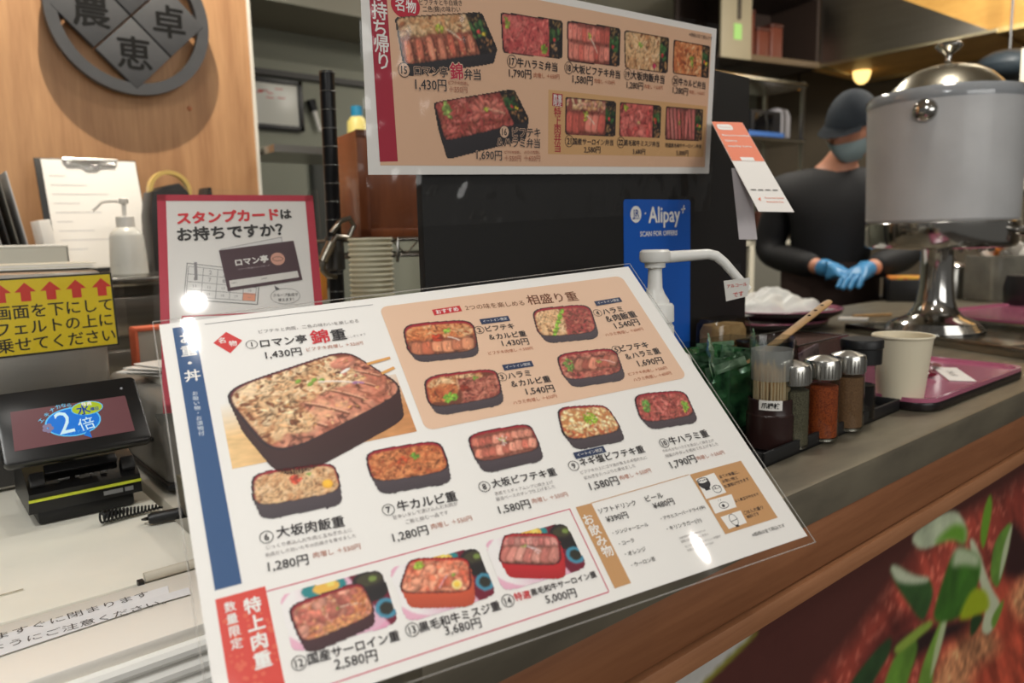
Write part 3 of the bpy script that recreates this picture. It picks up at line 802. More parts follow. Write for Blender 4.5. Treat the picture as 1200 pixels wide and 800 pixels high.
# red banner
p = PR(); p.rect(.0069, -.0005 + .006, .0315, .0642, (214, 66, 54))
rs2 = np.random.RandomState(3)
for k in range(70):
    cx, cy = .008 + .0228 * rs2.rand(), .007 + .05 * rs2.rand(); p.disc((cx, cy), .0006 + .0008 * rs2.rand(), (222, 96, 72), .00024 + k * 1e-6)
p.vtext('特上肉重', p.px(296, 709), p.px(307.8, 773), .0088, WH, .03, .0005)
p.vtext('数量限定', p.px(269.5, 711), p.px(277.4, 754), .0058, WH, .02, .0005)
p.build('limited_banner', menu)
p = PR()
for a, c in (((.0315, .0612), (.213, .0612)), ((.2133, .0615), (.2133, .0062)), ((.213, .006), (.0315, .006))): p.line(a, c, .0006, (206, 64, 100))
p.build('frame_line', menu)
# panel of combination boxes
p = PR(); pl = rrect(.2075, .110, .006, 6, .2478, .1925); p.poly(pl, (226, 190, 162)); 
p.z = .00026; a, c = p.px(507.5, 366.5), p.px(540, 361.5); p.line(a, c, .0058, (196, 38, 46), .00030); p.text('おすすめ', a + (c - a) * .1, a + (c - a) * .9, WH, .02)
p.tpx('2つの味を楽しめる', (545, 361), (614, 355), (120, 74, 46), .004); p.tpx('相盛り重', (617.5, 352), (676, 347), (112, 62, 36), .012)
p.build('combination_panel', menu)
# headline of dish one
p = PR(); p.line(p.px(240, 380), p.px(437, 357), .0004, (90, 86, 96))
p.tpx('ビフテキと肉飯、二色の味わいを楽しめる', (303, 389), (420, 376), GY, -.004)
p.quad([(265, 389), (284, 399), (270, 414), (250, 402)], (206, 52, 52)); p.vtext('名物', p.px(260.5, 399), p.px(273, 402.5), .0052, WH, .02)
p.build('headline', menu)

NMS = [((470, 380), (554, 374), (562, 411), (479, 419)), ((495, 441), (582, 431), (590, 465), (502, 480)), ((622, 362), (691, 356), (701, 390), (631, 396)), ((650, 415), (721, 407), (731, 437), (661, 447)),
       ((294, 554), (392, 541), (402, 576), (296, 596)), ((426, 529), (516, 515), (529, 552), (436, 567)), ((546, 509), (621, 495), (636, 527), (557, 544)), ((651, 477), (710, 474), (731, 505), (661, 519)), ((741, 462), (802, 457), (816, 487), (751, 497))]
RCP = [r2, r3, r4, r5, r6, r7, r8, r9, r10]
DEP = [.0068, .0078, .0075, .0080, .0098, .0096, .0092, .0092, .0072]
KND = ['salmon coloured beef and red paste', 'minced beef with green onion at lower left', 'two meats split by a green onion stripe', 'sliced skirt steak with green onion at left', 'rice box with red roe and a yellow lemon slice', 'orange beef with green onion in the middle', 'two rows of pink beef slices', 'pale beef under a heap of green onion', 'dark red beef between two heaps of green onion']
# dish one: big picture on a wooden board
p = PR()
wq = Print(mpl); q0, q1 = p.px(266, 500), p.px(489, 507)
bx0, bx1, by0, by1 = .0268, .1383, .1385, .186
NX, NY = 170, 76; X = np.linspace(bx0, bx1, NX + 1); Y = np.linspace(by0, by1, NY + 1); XX, YY = np.meshgrid((X[:-1] + X[1:]) / 2, (Y[:-1] + Y[1:]) / 2)
t_ = ((XX - bx0) / (bx1 - bx0))[..., None]; g_ = pnoise(140, 60, XX + YY * .5, YY * 4)[..., None]
W_ = (C3((236, 196, 138)) * (1 - t_) + C3((202, 138, 88)) * t_) * (.9 + .2 * g_)
fade = np.clip((YY - .160) / .026, 0, 1)[..., None] * np.clip(1 - t_ * .25, 0, 1)
W_ = W_ * (1 - fade) + C3((236, 233, 228)) * fade
L = np.clip(W_ / 255, 0, 1) ** 2.2
p.image(X, Y, L, np.ones(XX.shape, bool), .0002)
# box drawn in its own outline
BOXQ = ((256, 458), (405, 409), (480, 457), (322, 540))
dish(p, BOXQ, .021, r_big, 1, .0006, 5.5, body=(62, 36, 36), rim=(46, 34, 38), wall=(104, 28, 44), feet=False, drop=.05, z=.0004)
for a, c in (((430, 427), (457, 419.5)), ((447, 438), (462, 431))): p.line(p.px(*a), p.px(*c), .0022, (222, 162, 92), .00055)
o = p.build('dish_photo', menu); o['label'] = 'largest printed rice box, beef and shredded beef with skewers on wood'
for k in range(9):
    p = PR(.0004); dish(p, NMS[k], DEP[k], RCP[k], 20 + k)
    o = p.build('dish_photo', menu); o['label'] = 'printed lacquer rice box, ' + KND[k]
# premium dishes on pink trays
def tray_photo(p, c4, seed, bowl, plate, dark_side):
    q = [p.px(*c) for c in c4]; H = homog(q, [(0, 1), (1, 1), (1, 0), (0, 0)])
    qa = np.array(q); x0, y0 = qa.min(0); x1, y1 = qa.max(0); nx, ny = int((x1 - x0) / .0006), int((y1 - y0) / .0006)
    X = np.linspace(x0, x1, nx + 1); Y = np.linspace(y0, y1, ny + 1); XX, YY = np.meshgrid((X[:-1] + X[1:]) / 2, (Y[:-1] + Y[1:]) / 2)
    a, b = apply_h(H, XX, YY)
    I = np.zeros(a.shape + (3,)) + C3((224, 176, 196))
    f_ = np.clip(1.3 - a * 2.6, 0, 1)[..., None]; I = I * (1 - f_) + C3((236, 232, 230)) * f_
    I[np.hypot((a - .5) / .55, (b - .55) / .62) > 1] = I[np.hypot((a - .5) / .55, (b - .55) / .62) > 1] * .3 + C3((226, 150, 180)) * .7
    s_ = a + .25 * b > dark_side; I[s_] = (112, 22, 48)
    def ell(cx, cy, rx, ry, c): I[np.hypot((a - cx) / rx, (b - cy) / ry) < 1] = c
    ell(plate[0], plate[1], .22, .17, (38, 130, 134)); ell(plate[0] + .02, plate[1], .13, .11, (232, 182, 80)); ell(plate[0] + .07, plate[1] + .04, .04, .05, (236, 214, 110))
    ell(bowl[0], bowl[1] - .1, .17, .30, (30, 26, 28)); ell(bowl[0], bowl[1], .17, .17, (42, 36, 36)); ell(bowl[0], bowl[1], .13, .11, (66, 62, 44)); ell(bowl[0] + .03, bowl[1], .04, .05, (120, 140, 70))
    ell(.93, .3, .11, .17, (70, 140, 166)); ell(.93, .3, .07, .11, (44, 44, 36))
    r_ = 1 - np.clip(np.abs(a * 2 - 1), 0, 1); mk = (a > 0) & (a < 1) & (b > 0) & (b < 1) & ((np.abs(a * 2 - 1) ** 9 + np.abs(b * 2 - 1) ** 9) < 1)
    p.image(X, Y, np.clip(I / 255, 0, 1) ** 2.2, mk, p.z)
PT = [(((327, 697), (446, 666), (468, 730), (343, 766)), ((335, 710), (424, 680), (442, 719), (353, 757)), r12, .0065, (66, 34, 40), (150, 34, 46), (.86, .86), (.42, .92), .92),
      (((455, 665), (559, 641), (582, 697), (477, 730)), ((479, 654), (550, 653), (554, 694), (465, 696)), r13, .0094, (196, 82, 52), (190, 40, 40), (.92, .82), (.52, .93), .78),
      (((567, 634), (662, 612), (689, 665), (590, 694)), ((590, 625), (655, 625), (659, 663), (582, 661)), r14, .0094, (186, 34, 40), (186, 30, 44), (.92, .82), (.52, .93), .78)]
PK = ['sirloin rice box with black soup bowl behind', 'orange red rice box with a lemon slice', 'square red box of pink sliced beef']
for k, (tq, bq, rc, dp, bd, wl, bw, plt, ds) in enumerate(PT):
    p = PR(.0003); tray_photo(p, tq, k, bw, plt, ds)
    dish(p, bq, dp, rc, 40 + k, .0006, 5.5, body=bd, wall=wl, rim=(52, 20, 26), feet=False, z=.00045)
    o = p.build('dish_photo', menu); o['label'] = 'printed ' + PK[k] + ' on a pink tray'

def cap(items, bands=(), rings=(), name='caption'):
    p = PR(.0005)
    for a, c, h in bands:
        qa, qc = p.px(*a), p.px(*c); p.line(qa, qc, h, NAVY, .0005); p.text('イートイン限定', qa + (qc - qa) * .08, qa + (qc - qa) * .92, WH, .0)
    for c, s in rings:
        q = p.px(*c); p.ring(q, .0037, .0004, BK, .0006); p.number(s, q, .0056, BK, .0006, .02)
    for t, a, c, col, bo in items: p.tpx(t, a, c, col, bo, .0006)
    return p.build(name, menu)
B1, B2, SM = .017, .010, 0
G5, G6 = 'ビフテキ肉増し ＋550円', 'ハラミ肉増し ＋650円'
cap([('ロマン亭', (305, 403), (359, 397), BK, B1), ('錦', (364, 396), (385, 393.5), (204, 40, 52), .016), ('重', (388, 393.5), (405, 391.5), BK, .016), ('にしきじゅう', (406, 396), (428, 391.5), GY, SM), ('1,430円', (311, 416.5), (353, 411.5), BK, B2), (G5, (359, 410), (425, 402), BRN, 0)], rings=[((295, 404), '1')])
cap([('ビフテキ', (569, 386), (602, 382), BK, B1), ('＆カルビ重', (573, 395.5), (616, 391), BK, B1), ('1,430円', (588, 402.5), (619, 400), BK, B2), (G5, (572, 414.5), (624, 408), BRN, 0)], [((563, 377.5), (596.5, 373.2), .0052)], [((561.5, 387), '2')])
cap([('ハラミ', (595, 441), (621, 437), BK, B1), ('＆カルビ重', (599, 450.5), (644.5, 444), BK, B1), ('1,540円', (616, 459), (649, 455), BK, B2), (G6, (601, 472.5), (652, 464), BRN, 0)], [((589.5, 431.3), (624, 426.2), .0052)], [((588, 442), '3')])
cap([('ハラミ', (706, 366), (729, 362), BK, B1), ('＆肉飯重', (710, 374.5), (744.5, 368), BK, B1), ('1,540円', (720, 382), (748, 377), BK, B2), (G6, (709, 393), (753, 385.5), BRN, 0)], [((697.5, 356.2), (727.5, 351.2), .005)], [((700, 367), '4')])
cap([('ビフテキ', (726, 409), (759, 404), BK, B1), ('＆ハラミ重', (733, 418.5), (772.5, 411), BK, B1), ('1,690円', (747, 426), (776, 422), BK, B2), (G5, (736, 439), (781, 431), BRN, 0), (G6, (742, 445.5), (786, 437), BRN, 0)], (), [((722, 410), '5')])
cap([('大坂肉飯重', (324, 624.5), (403, 610.5), BK, B1), ('じっくり煮込んだ牛肉と玉ねぎの上に', (312, 642), (412, 621), GY, SM), ('和風だしの効いた牛の肉焼きを乗せました', (311, 651), (417, 627.5), GY, SM), ('1,280円', (314, 664), (361, 655), BK, B2), ('肉増し ＋550円', (367, 651), (422, 640), BRN, 0)], (), [((312.3, 629.5), '6')])
cap([('牛カルビ重', (465.5, 594), (534.5, 581), BK, B1), ('甘辛いタレで漬け込んだお肉が', (460, 607), (536, 590), GY, SM), ('ご飯と絡む一品です', (475, 612), (525, 600.5), GY, SM), ('1,280円', (460, 630), (501, 620.5), BK, B2), ('肉増し ＋550円', (505, 617.5), (552.5, 606.8), BRN, 0)], (), [((455, 597.5), '7')])
cap([('大坂ビフテキ重', (576, 567.5), (651, 552.5), BK, B1), ('表面でミディアムレアに焼き上げ', (579.5, 579), (647.5, 565), GY, SM), ('醤油ベースのタレで仕上げました', (581, 585.5), (650, 570), GY, SM), ('1,580円', (584, 597.5), (620.5, 590), BK, B2), ('肉増し ＋550円', (623, 587.5), (664.5, 579), BRN, 0)], (), [((567.5, 570.5), '8')])
cap([('ネギ塩ビフテキ重', (679, 542.5), (754, 526), BK, B1), ('ビフテキの上にゴマ油が香るネギ塩だれに', (680, 554), (757.5, 536), GY, SM), ('紅ねぎをたっぷりと乗せました', (684, 560.5), (744, 545.5), GY, SM), ('1,580円', (690.5, 570), (724, 562.5), BK, B2), ('肉増し ＋550円', (726, 560.5), (762, 551), BRN, 0)], [((673, 534.5), (708.5, 526.3), .005)], [((672, 546), '9')])
cap([('牛ハラミ重', (784, 517.5), (829, 507.5), BK, B1), ('やわらかなハラミを香ばしく焼き上げ', (776, 529), (836, 516), GY, SM), ('特製の牛ダレを絡めて仕上げました', (779.5, 534.8), (841, 520), GY, SM), ('1,790円', (785, 545), (814.5, 537), BK, B2), ('肉増し ＋550円', (816, 537.5), (848, 530), BRN, 0)], (), [((778, 519.5), '10')])
cap([('国産サーロイン重', (360.6, 773), (467.5, 744), BK, B1), ('2,580円', (392, 778.6), (441.6, 767), BK, B2)], (), [((350.5, 777), '12')])
cap([('黒毛和牛ミスジ重', (491, 736), (585.5, 709), BK, B1), ('3,680円', (521, 739), (563, 729), BK, B2)], (), [((483, 738), '13')])
cap([('特選', (602.5, 700), (621, 696), (204, 40, 52), .016), ('黒毛和牛サーロイン重', (622, 695), (698, 672.5), BK, B1), ('5,000円', (639, 702.5), (674.5, 694), BK, B2)], (), [((595, 704), '14')])
# drinks
p = PR(); p.rect(.2176, .0068, .2290, .0612, TANP); p.line((.229, .0612), (.306, .0625), .0005, TANP)
for ch, t in zip('お飲み物', np.linspace(0, 1, 4)):
    q = p.px(689 + 22.5 * t, 608.5 + 37 * t); p.vtext(ch, q, q, .0078, WH, .018)
p.build('drink_banner', menu)
o = cap([('ソフトドリンク', (701, 599.5), (744.5, 589), BK, .01), ('¥390円', (710, 609), (735, 603), BK, .01), ('・ジンジャーエール', (717.5, 625), (759, 614.5), BK, .008), ('・コーラ', (725, 637.8), (742.5, 632.8), BK, .008), ('・オレンジ', (732, 649.8), (756, 643), BK, .008), ('・ウーロン茶', (739.5, 662.8), (767.5, 654.5), BK, .008)], name='soft_drink_list')
cap([('ビール', (756, 585.3), (776, 580), BK, .012), ('¥480円', (765, 593.3), (789, 587), BK, .01), ('・アサヒスーパードライ(中)', (774, 608.3), (825.5, 594), BK, .008), ('・キリンラガー(小)', (781, 620.3), (821, 609), BK, .008)], name='beer_list')
cap([
         ('20歳未満の方やお車の方への', (795.5, 631), (826, 621.5), GY, 0), ('酒類の販売はいたしません', (797.5, 635.5), (830, 625.5), GY, 0), ('仕入れ状況によりメニュー内容が', (802.5, 641), (844, 628), GY, 0), ('変更となる場合があります', (805, 645.5), (836, 636), GY, 0)], name='drink_notes')
cap([('※価格は全て税込です', (881, 627.3), (919, 615.5), BK, 0)], name='price_note')
# side dish box
p = PR(); p.rect(.3068, .0172, .3510, .0624, TANP)
def icon_tile(c4): p.quad(c4, WH, .0003)
icon_tile([(815, 561.5), (836.5, 554), (851, 577), (827.5, 585)]); icon_tile([(830, 586.5), (857, 579), (863, 594), (838, 602)]); icon_tile([(844, 606), (867.5, 598), (875, 612.5), (854, 620)])
def bowl(c, r, pat=True):
    q = p.px(*c); p.disc(q, r, BK, .0004, r * .9); p.disc(q + (0, r * .45), r * .86, WH, .00045, r * .36)
    p.ring(q + (0, r * .45), r, r * .12, BK, .0005, r * .5); p.rect(q[0] - r * .45, q[1] - r * 1.15, q[0] + r * .45, q[1] - r * .7, BK, .0004)
    for k in range(5): p.disc(q + (r * (.35 * k - .7), r * .45 + .0003 * (k % 2)), r * .12, BK, .0006)
bowl((825, 566.5), .0046)
q = p.px(840, 573); p.ring(q, .0034, .0004, BK, .0004, .0030); p.ring(q + (0, .0013), .0034, .0003, BK, .0004, .0013); p.disc(q + (-.0008, .0012), .0006, BK, .0004)
q = p.px(848, 592); p.ring(q, .0038, .0004, BK, .0004, .0024); p.disc(q + (-.0006, -.0002), .0011, BK, .0004); p.line(q + (-.002, .0036), q + (-.0015, .0046), .0003, BK, .0004); p.line(q + (-.0004, .0036), q + (0.0001, .0046), .0003, BK, .0004)
q = p.px(859.5, 609); p.ring(q, .0030, .0004, BK, .0004, .0042); p.line(q + (-.003, -.0008), q + (.003, -.0002), .0004, BK, .0004); p.rect(q[0] - .0014, q[1] - .0052, q[0] + .0014, q[1] - .004, BK, .0004)
for t, a, c in (('全ての御重に、', (842.5, 559), (865, 553)), ('お吸い物と', (846, 564.5), (864, 559.5)), ('お漬物が付きます', (848.5, 570.5), (877, 561)), ('よく煮玉子付きます', (861, 587.5), (888.5, 578.5)), ('ごはん大盛り', (871, 601.5), (893.5, 594)), ('無料です', (875, 606), (889, 601.5))):
    p.tpx(t, a, c, BK, .006, .0004)
p.build('side_dish_box', menu)

# clear easel that carries the menu
ez = thing('menu_easel', 'clear acrylic easel behind the large laminated menu', 'easel', matrix=mpl.mat())
m_acr = glass_mat('clear_acrylic', (238, 240, 240), .03, 1.45, .8)
MB().box((.21, .128, -.0030), (.22, .24, .003), .0006).build('back_plate', m_acr, ez)
# ------------------------------------------------------------------ black board behind, with sheets on it
pb = thing('partition_board', 'black corrugated board standing on the counter behind the menu', 'partition', (.6565, .5975, 1.0))
b = MB().box((0, 0, .218), (.533, .010, .436), .001)
b.build('board', mat('black_corrugated', (17, 16, 15), .7, 0, .25, 30, (60, 1, 4), .15), pb)
for s in (-1, 1): MB().box((s * .2, .03, .005), (.03, .09, .01), .002).build('foot', m_black, pb)
# take-out menu
spl = PL((.33074818376724047, .5849971753331317, 1.285790320206577), (.9992123103578953, .005569375658998207, .03929047), (-.0387435, -.07727738, .9962566))
SW, SH = .49636, .17428
sign = thing('takeout_menu', 'peach coloured laminated take-out menu hung on the black board', 'menu', matrix=spl.mat())
MB().box((SW / 2, SH / 2, -.0003), (SW, SH, .0006)).build('paper', m_paper, sign)
film_sheet('laminate_film', sign, -.004, -.047, SW + .004, SH + .005, .0024, film_mat('laminate_wavy', .12, 1.0, 1.5, (1, 1, 1), .8, 26), 30, 16)
def SP(z=.0002):
    p = Print(spl); p.z = z; return p
p = SP(); a = p.px(452, 197); c = p.px(835, 120)
p.rect(.012, .008, SW - .010, SH - .007, (226, 184, 152))
for k in range(5):
    p.ring((.115, .0), .05 + .014 * k, .0012, (230, 194, 166), .00024, None, 60) if k < 0 else None
p.build('peach_ground', sign)
p = SP(.0003); p.quad([(430, -44), (450.5, -40), (466, 189), (445, 189.5)], (168, 30, 56))
for ch, c in zip('お持ち帰り', ((441, -9), (444.5, 12.5), (445, 33), (447, 51.5), (449, 71.5))):
    q = p.px(*c); p.vtext(ch, q, q, .0155, WH, .018)
p.build('red_band', sign)
p = SP(.0003); p.quad([(642.5, 105), (828, 124.5), (824, 184), (642, 180.5)], (214, 168, 116)); p.quad([(647, 109), (659, 110.5), (659, 125.5), (647, 124)], (176, 30, 56), .0004)
p.tpx('数量', (648, 113.5), (658, 115), WH, .01, .0006); p.tpx('限定', (648, 120.5), (658, 121.5), WH, .01, .0006)
p.vtext('特上肉弁当', p.px(653, 131.5), p.px(653, 172.5), .0108, (178, 36, 60), .012, .0006)
p.build('premium_panel', sign)
TQ = [((462, 20), (564, 14), (584, 61), (472, 77), k15, .011), ((507, 120), (602, 104), (621, 142), (520, 166), k16, .018), ((586, 14), (659, 24), (659, 69), (589, 62), k17, .001), ((664, 24), (727, 33), (726, 78), (665, 72), k18, .001), ((731, 35), (784, 44), (782, 86), (732, 80), k19, .001), ((789, 46), (832, 54), (830, 92), (788, 86), k20, .001),
      ((662, 113), (722, 119), (721, 160), (662, 158), k21, .001), ((726, 119), (775, 124), (773, 162), (725, 160), k22, .001), ((780, 124), (824, 128), (822, 165), (779, 164), k23, .001)]
TL_ = ['largest take-out box, shredded beef above red slices', 'tilted take-out box of dark red beef', 'first take-out box of the upper row, red beef', 'take-out box of two rows of red slices', 'take-out box of tan shredded beef', 'take-out box at the right end of the upper row, orange beef', 'first take-out box of the premium row', 'middle take-out box of the premium row', 'take-out box of upright red slices in the premium row']
for k, (a, c, d, e, rc, dp) in enumerate(TQ):
    p = SP(.0005); dish(p, (a, c, d, e), dp, rc, 60 + k, .00095, 16, body=(46, 42, 46), rim=(34, 31, 34), wall=(30, 27, 29), feet=False, drop=.03)
    o = p.build('dish_photo', sign); o['label'] = 'printed ' + TL_[k]
def scap(items, ring=None, halo=None):
    p = SP(.0007)
    if ring:
        q = p.px(*ring[0]); p.disc(q, .0062, halo, .0007) if halo else None; p.ring(q, .0062, .0006, BK, .0008); p.number(ring[1], q, .0092, BK, .0008, .02)
    for t, a, c, col, bo in items: p.tpx(t, a, c, col, bo, .0008, 1.0, halo)
    return p.build('caption', sign)
p = SP(.0004); q = p.px(475, 6.5); p.disc(q, .0148, (190, 30, 56), .0004, .0108); p.text('名物', q - (.0105, 0), q + (.0105, -.0003), WH, .015, .0006)
p.tpx('ビフテキと牛白焼き', (491, 2.5), (541, 3.5), BK, .0); p.tpx('二色(錦)の味わい', (495, 10.5), (539, 11), BK, .0); p.build('headline', sign)
scap([('ロマン亭', (485, 82.5), (524, 85), BK, .02), ('錦', (527, 83.5), (541.5, 84), (190, 30, 70), .018), ('弁当', (543.5, 87), (562.5, 87.5), BK, .02), ('1,430円', (486, 98), (522.5, 100), BK, .012), ('ビフテキ肉増し', (525, 96.3), (549, 98), BRN, 0), ('＋550円', (526, 104), (547, 105), BRN, 0)], ((473, 82), '15'), (222, 184, 156))
scap([('ビフテキ', (600, 155), (632.5, 155.5), BK, .02), ('＆ハラミ弁当', (582.5, 166.5), (632, 168), BK, .02), ('1,690円', (558, 181), (587.5, 182), BK, .012), ('ビフテキ肉増し', (591, 178), (610, 178.5), BRN, 0), ('ハラミ肉増し', (614, 178.2), (632.5, 178.5), BRN, 0), ('＋550円', (591, 185), (610, 185.5), BRN, 0), ('＋650円', (614, 185), (632.5, 185.5), BRN, 0)], ((590.5, 154.5), '16'), (222, 184, 156))
scap([('牛ハラミ弁当', (605.5, 73), (652.5, 79), BK, .02), ('1,790円', (596, 85), (622, 87), BK, .01), ('肉増し ＋650円', (625, 88), (655, 90), BRN, 0)], ((599.5, 72), '17'))
scap([('大坂ビフテキ弁当', (671, 80), (726, 87.5), BK, .02), ('1,580円', (670.5, 92), (694, 94.5), BK, .01), ('肉増し ＋550円', (696, 94.5), (720, 97), BRN, 0)], ((666, 79.5), '18'))
scap([('大坂肉飯弁当', (739, 87.5), (778, 93.5), BK, .02), ('1,280円', (734, 99), (753, 101), BK, .01), ('肉増し ＋550円', (754.5, 101), (776, 103), BRN, 0)], ((735, 87), '19'))
scap([('牛カルビ弁当', (795, 95.5), (826, 100.5), BK, .02), ('1,280円', (788, 105), (805.5, 107.5), BK, .01), ('肉増し ＋550円', (807, 107.5), (825, 110), BRN, 0)], ((791, 95), '20'))
scap([('国産サーロイン弁当', (671, 165.5), (718, 167), BK, .016), ('2,580円', (684, 175), (703, 175.3), BK, .01)], ((666.5, 165.2), '21'))
scap([('黒毛和牛ミスジ弁当', (731, 167), (772, 169), BK, .016), ('3,680円', (741, 177.3), (755.5, 177.6), BK, .01)], ((727, 166.7), '22'))
scap([('特選黒毛和牛サーロイン弁当', (779, 170), (821, 171.5), BK, .012), ('5,000円', (792, 179), (806, 179.3), BK, .01)])
scap([('※価格は全て税込です', (807, 40), (834, 45.5), BK, .0)])

# blue payment sheet taped to the board
apl = PL(ony(732, 394, .5918), (1, 0, .01), (0, 0, 1))
al = thing('payment_sheet', 'blue payment sheet taped on the black board behind the pump bottle', 'sign', matrix=apl.mat())
p = Print(apl); TL, TR = p.px(731, 238), p.px(809, 234); wdt, hgt = TR[0], TR[1]
p.poly(rrect(wdt - .0, hgt + .03, .004, 5, wdt / 2, hgt / 2 - .015), (20, 88, 182), 0.0)
q = p.px(745, 251); p.disc(q, .0098, WH, .0003); p.text('JR', q - (.0055, -.0012), q + (.0055, .0014), (20, 60, 140), .012, .0005); p.tpx('EKINAKA', (741, 256), (749.5, 255.5), (20, 60, 140), 0, .0005)
p.disc(p.px(756, 250), .0012, WH, .0003)
p.tpx('Alipay', (760, 251.5), (796.5, 250.5), WH, .02, .0003, 1.12); q = p.px(800.5, 245); p.line(q - (.0042, .0006), q + (.0042, .0008), .0017, WH, .0003); p.line(q - (.0012, .0052), q + (.0016, .0052), .0017, WH, .0003)
p.tpx('SCAN FOR OFFERS', (750, 274), (793.5, 272.5), WH, .02, .0003)
p.build('printed_sheet', al, print_mat('glossy_print', .35))
# orange folded leaflet
lpl = PL((1.069 * .688, .666 * .688, CAM_H + (1.262 - CAM_H) * .688), (.849, -.527, -.031), (.423, .643, .638))
lf = thing('orange_leaflet', 'slanted orange and white leaflet sticking out beside the take-out menu', 'leaflet', matrix=lpl.mat())
lw, lh = .06 * .688, .2644 * .688
MB().box((lw / 2, lh / 2, -.0003), (lw, lh, .0005)).build('sheet', m_paper, lf)
p = Print(lpl); p.rect(.0004, lh * .53, lw - .0004, lh - .0004, (228, 104, 48), .0002); p.poly(rrect(lw * .48, lh * .07, .004, 5, lw * .34, lh * .93), WH, .0004)
p.text('Restaurant', (lw * .16, lh * .93), (lw * .52, lh * .93), (200, 90, 50), .0, .0006)
p.build('leaflet_header', lf); p = Print(lpl)
for k, t in enumerate(('Recommended', 'items', 'nearby here')): p.text(t, (lw * .12, lh * (.83 - .065 * k)), (lw * (.12 + (.84, .36, .72)[k]), lh * (.83 - .065 * k)), WH, .015, .0004)
p.poly([(lw * .3, lh * .53), (lw * .7, lh * .53), (lw * .7, lh * .57), (lw * .3, lh * .57)], WH, .0004)
p.build('leaflet_title', lf); p = Print(lpl)
for k in range(4): p.line((lw * (.1 + .21 * k), lh * .215), (lw * (.25 + .21 * k), lh * .215), .002, (60, 56, 54), .0004)
p.text('Gourmet Guide', (lw * .38, lh * .135), (lw * .92, lh * .135), (226, 104, 60), .01, .0004); p.text('Rewards Fair', (lw * .38, lh * .095), (lw * .86, lh * .095), (226, 104, 60), .01, .0004)
p.poly([(lw * .16, lh * .12), (lw * .26, lh * .14), (lw * .22, lh * .10)], (226, 104, 60), .0004)
p.build('leaflet_text', lf)
fl = MB(); fl.grid(lambda a, c: (-.002 + .022 * a - .0 , .012 + .075 * c, -.004 - .045 * (1 - c)), 2, 2); fl.build('back_flap', mat('grey_card', (190, 184, 186), .6), lf)
# ------------------------------------------------------------------ till side: cash drawer, reader, display, signs
m_beige = mat('till_beige', (240, 237, 224), .38, 0, .06, 9)
RZ = .957
cr = thing('cash_drawer', 'wide beige cash drawer with a taped warning on its front flap', 'cash drawer', (-.15, .85, RZ))
def L_(o, P): return tuple(np.array(P) - np.array(o))
MB().box((0, .095, -.05), (.70, .60, .098), .004).build('body', m_beige, cr)
MB().box((-.005, -.2593, -.006), (.69, .100, .010), .002).build('flap', mat('till_flap', (240, 234, 224), .38), cr)
MB().box((-.005, -.259, -.055), (.68, .09, .085), .003).build('flap_box', m_beige, cr)
b = MB(); b.tube([(.288, -.2065, .0025), (.3215, -.2065, .0025)], .0042, 14); b.tube([(.3225, -.2065, .0025), (.345, -.2065, .0025)], .0042, 14)
b.build('hinge', mat('hinge_beige', (206, 198, 182), .35), cr)
MB().box((.2845, -.2085, .0), (.0045, .006, .004)).build('hinge_notch', m_black, cr)
b = MB()
for k in range(3): b.tube([(-.34, -.3105, -.016 - .013 * k), (.345, -.3105, -.016 - .013 * k)], .0062, 10)
b.build('front_ribs', mat('till_white', (240, 238, 232), .3), cr)
MB().box((0.05, -.312, -.075), (.59, .012, .032), .002).build('drawer_slot', m_black, cr)
m_dirt = mat('tape_residue', (196, 184, 158), .8, 0, .3, 80)
b = MB(); b.box((.10, -.155, .0002), (.22, .0014, .0003)); b.box((-.02, -.285, -.0008), (.40, .0032, .0006))
b.build('residue_line', m_dirt, cr)
tp = PL((0, 0, RZ + .0004), (1, 0, 0), (0, 1, 0))
p = Print(tp); p.z = 0
a, c = p.px(-20, 762), p.px(197, 693); d1 = p.px(-20, 748); p.poly([p.px(-20, 775), p.px(199, 702), p.px(197, 686), p.px(-20, 750)], (232, 232, 234), .0001)
p.poly([p.px(-20, 765), p.px(224, 696), p.px(221, 688), p.px(-20, 757)], (228, 228, 230), .00015)
p.tpx('ますぐに閉まります', (-6, 747), (174, 695), (70, 66, 64), .0, .0003); p.tpx('ようにご注意ください。', (-12, 761), (194, 704), (70, 66, 64), .0, .0003)
o = p.build('warning_tape', cr); o.matrix_local = Matrix.Translation(Vector((.15, -.85, -RZ))) @ tp.mat(); o['label'] = 'white label tape with a printed warning'

# IC card reader
rd = thing('card_reader', 'black contactless card reader with a yellow line on the beige drawer', 'card reader', (.136, .89, RZ))
b = MB(); b.hull([(sx * .0515, -.045, .014) for sx in (-1, 1)] + [(sx * .0515, .05, .014) for sx in (-1, 1)] + [(sx * .05, -.047, .034) for sx in (-1, 1)] + [(sx * .05, .05, .062) for sx in (-1, 1)] + [(sx * .05, -.02, .050) for sx in (-1, 1)])
b.build('body', mat('reader_black', (24, 24, 25), .35), rd)
MB().box((0, .0, .0075), (.088, .082, .015), .003).build('base', mat('reader_base', (16, 16, 16), .5), rd)
MB().box((0, -.0472, .0275), (.1015, .0022, .0026)).build('yellow_stripe', mat('reader_yellow', (206, 214, 60), .4), rd)
for s in (-1, 1): MB().box((s * .041, -.036, .0445), (.013, .014, .011), .0015, (.95, 0, 0)).build('slot_post', mat('reader_grey', (52, 52, 53), .4), rd)
MB().box((.0, -.026, .0505), (.066, .010, .006), .001, (.9, 0, 0)).build('card_slot', mat('reader_slot', (40, 40, 41), .3), rd)
b = MB()
for k, w_ in enumerate((.010, .004, .003, .006)): b.box((-.018 + .012 * k, -.0385, .0418), (w_, .001, .003), 0, (.95, 0, 0))
b.build('slot_marking', mat('reader_marks', (130, 130, 130), .5), rd)
rp = PL(ony(20, 600, .8428), (1, 0, 0), (0, 0, 1)); p = Print(rp); p.z = 0
p = None
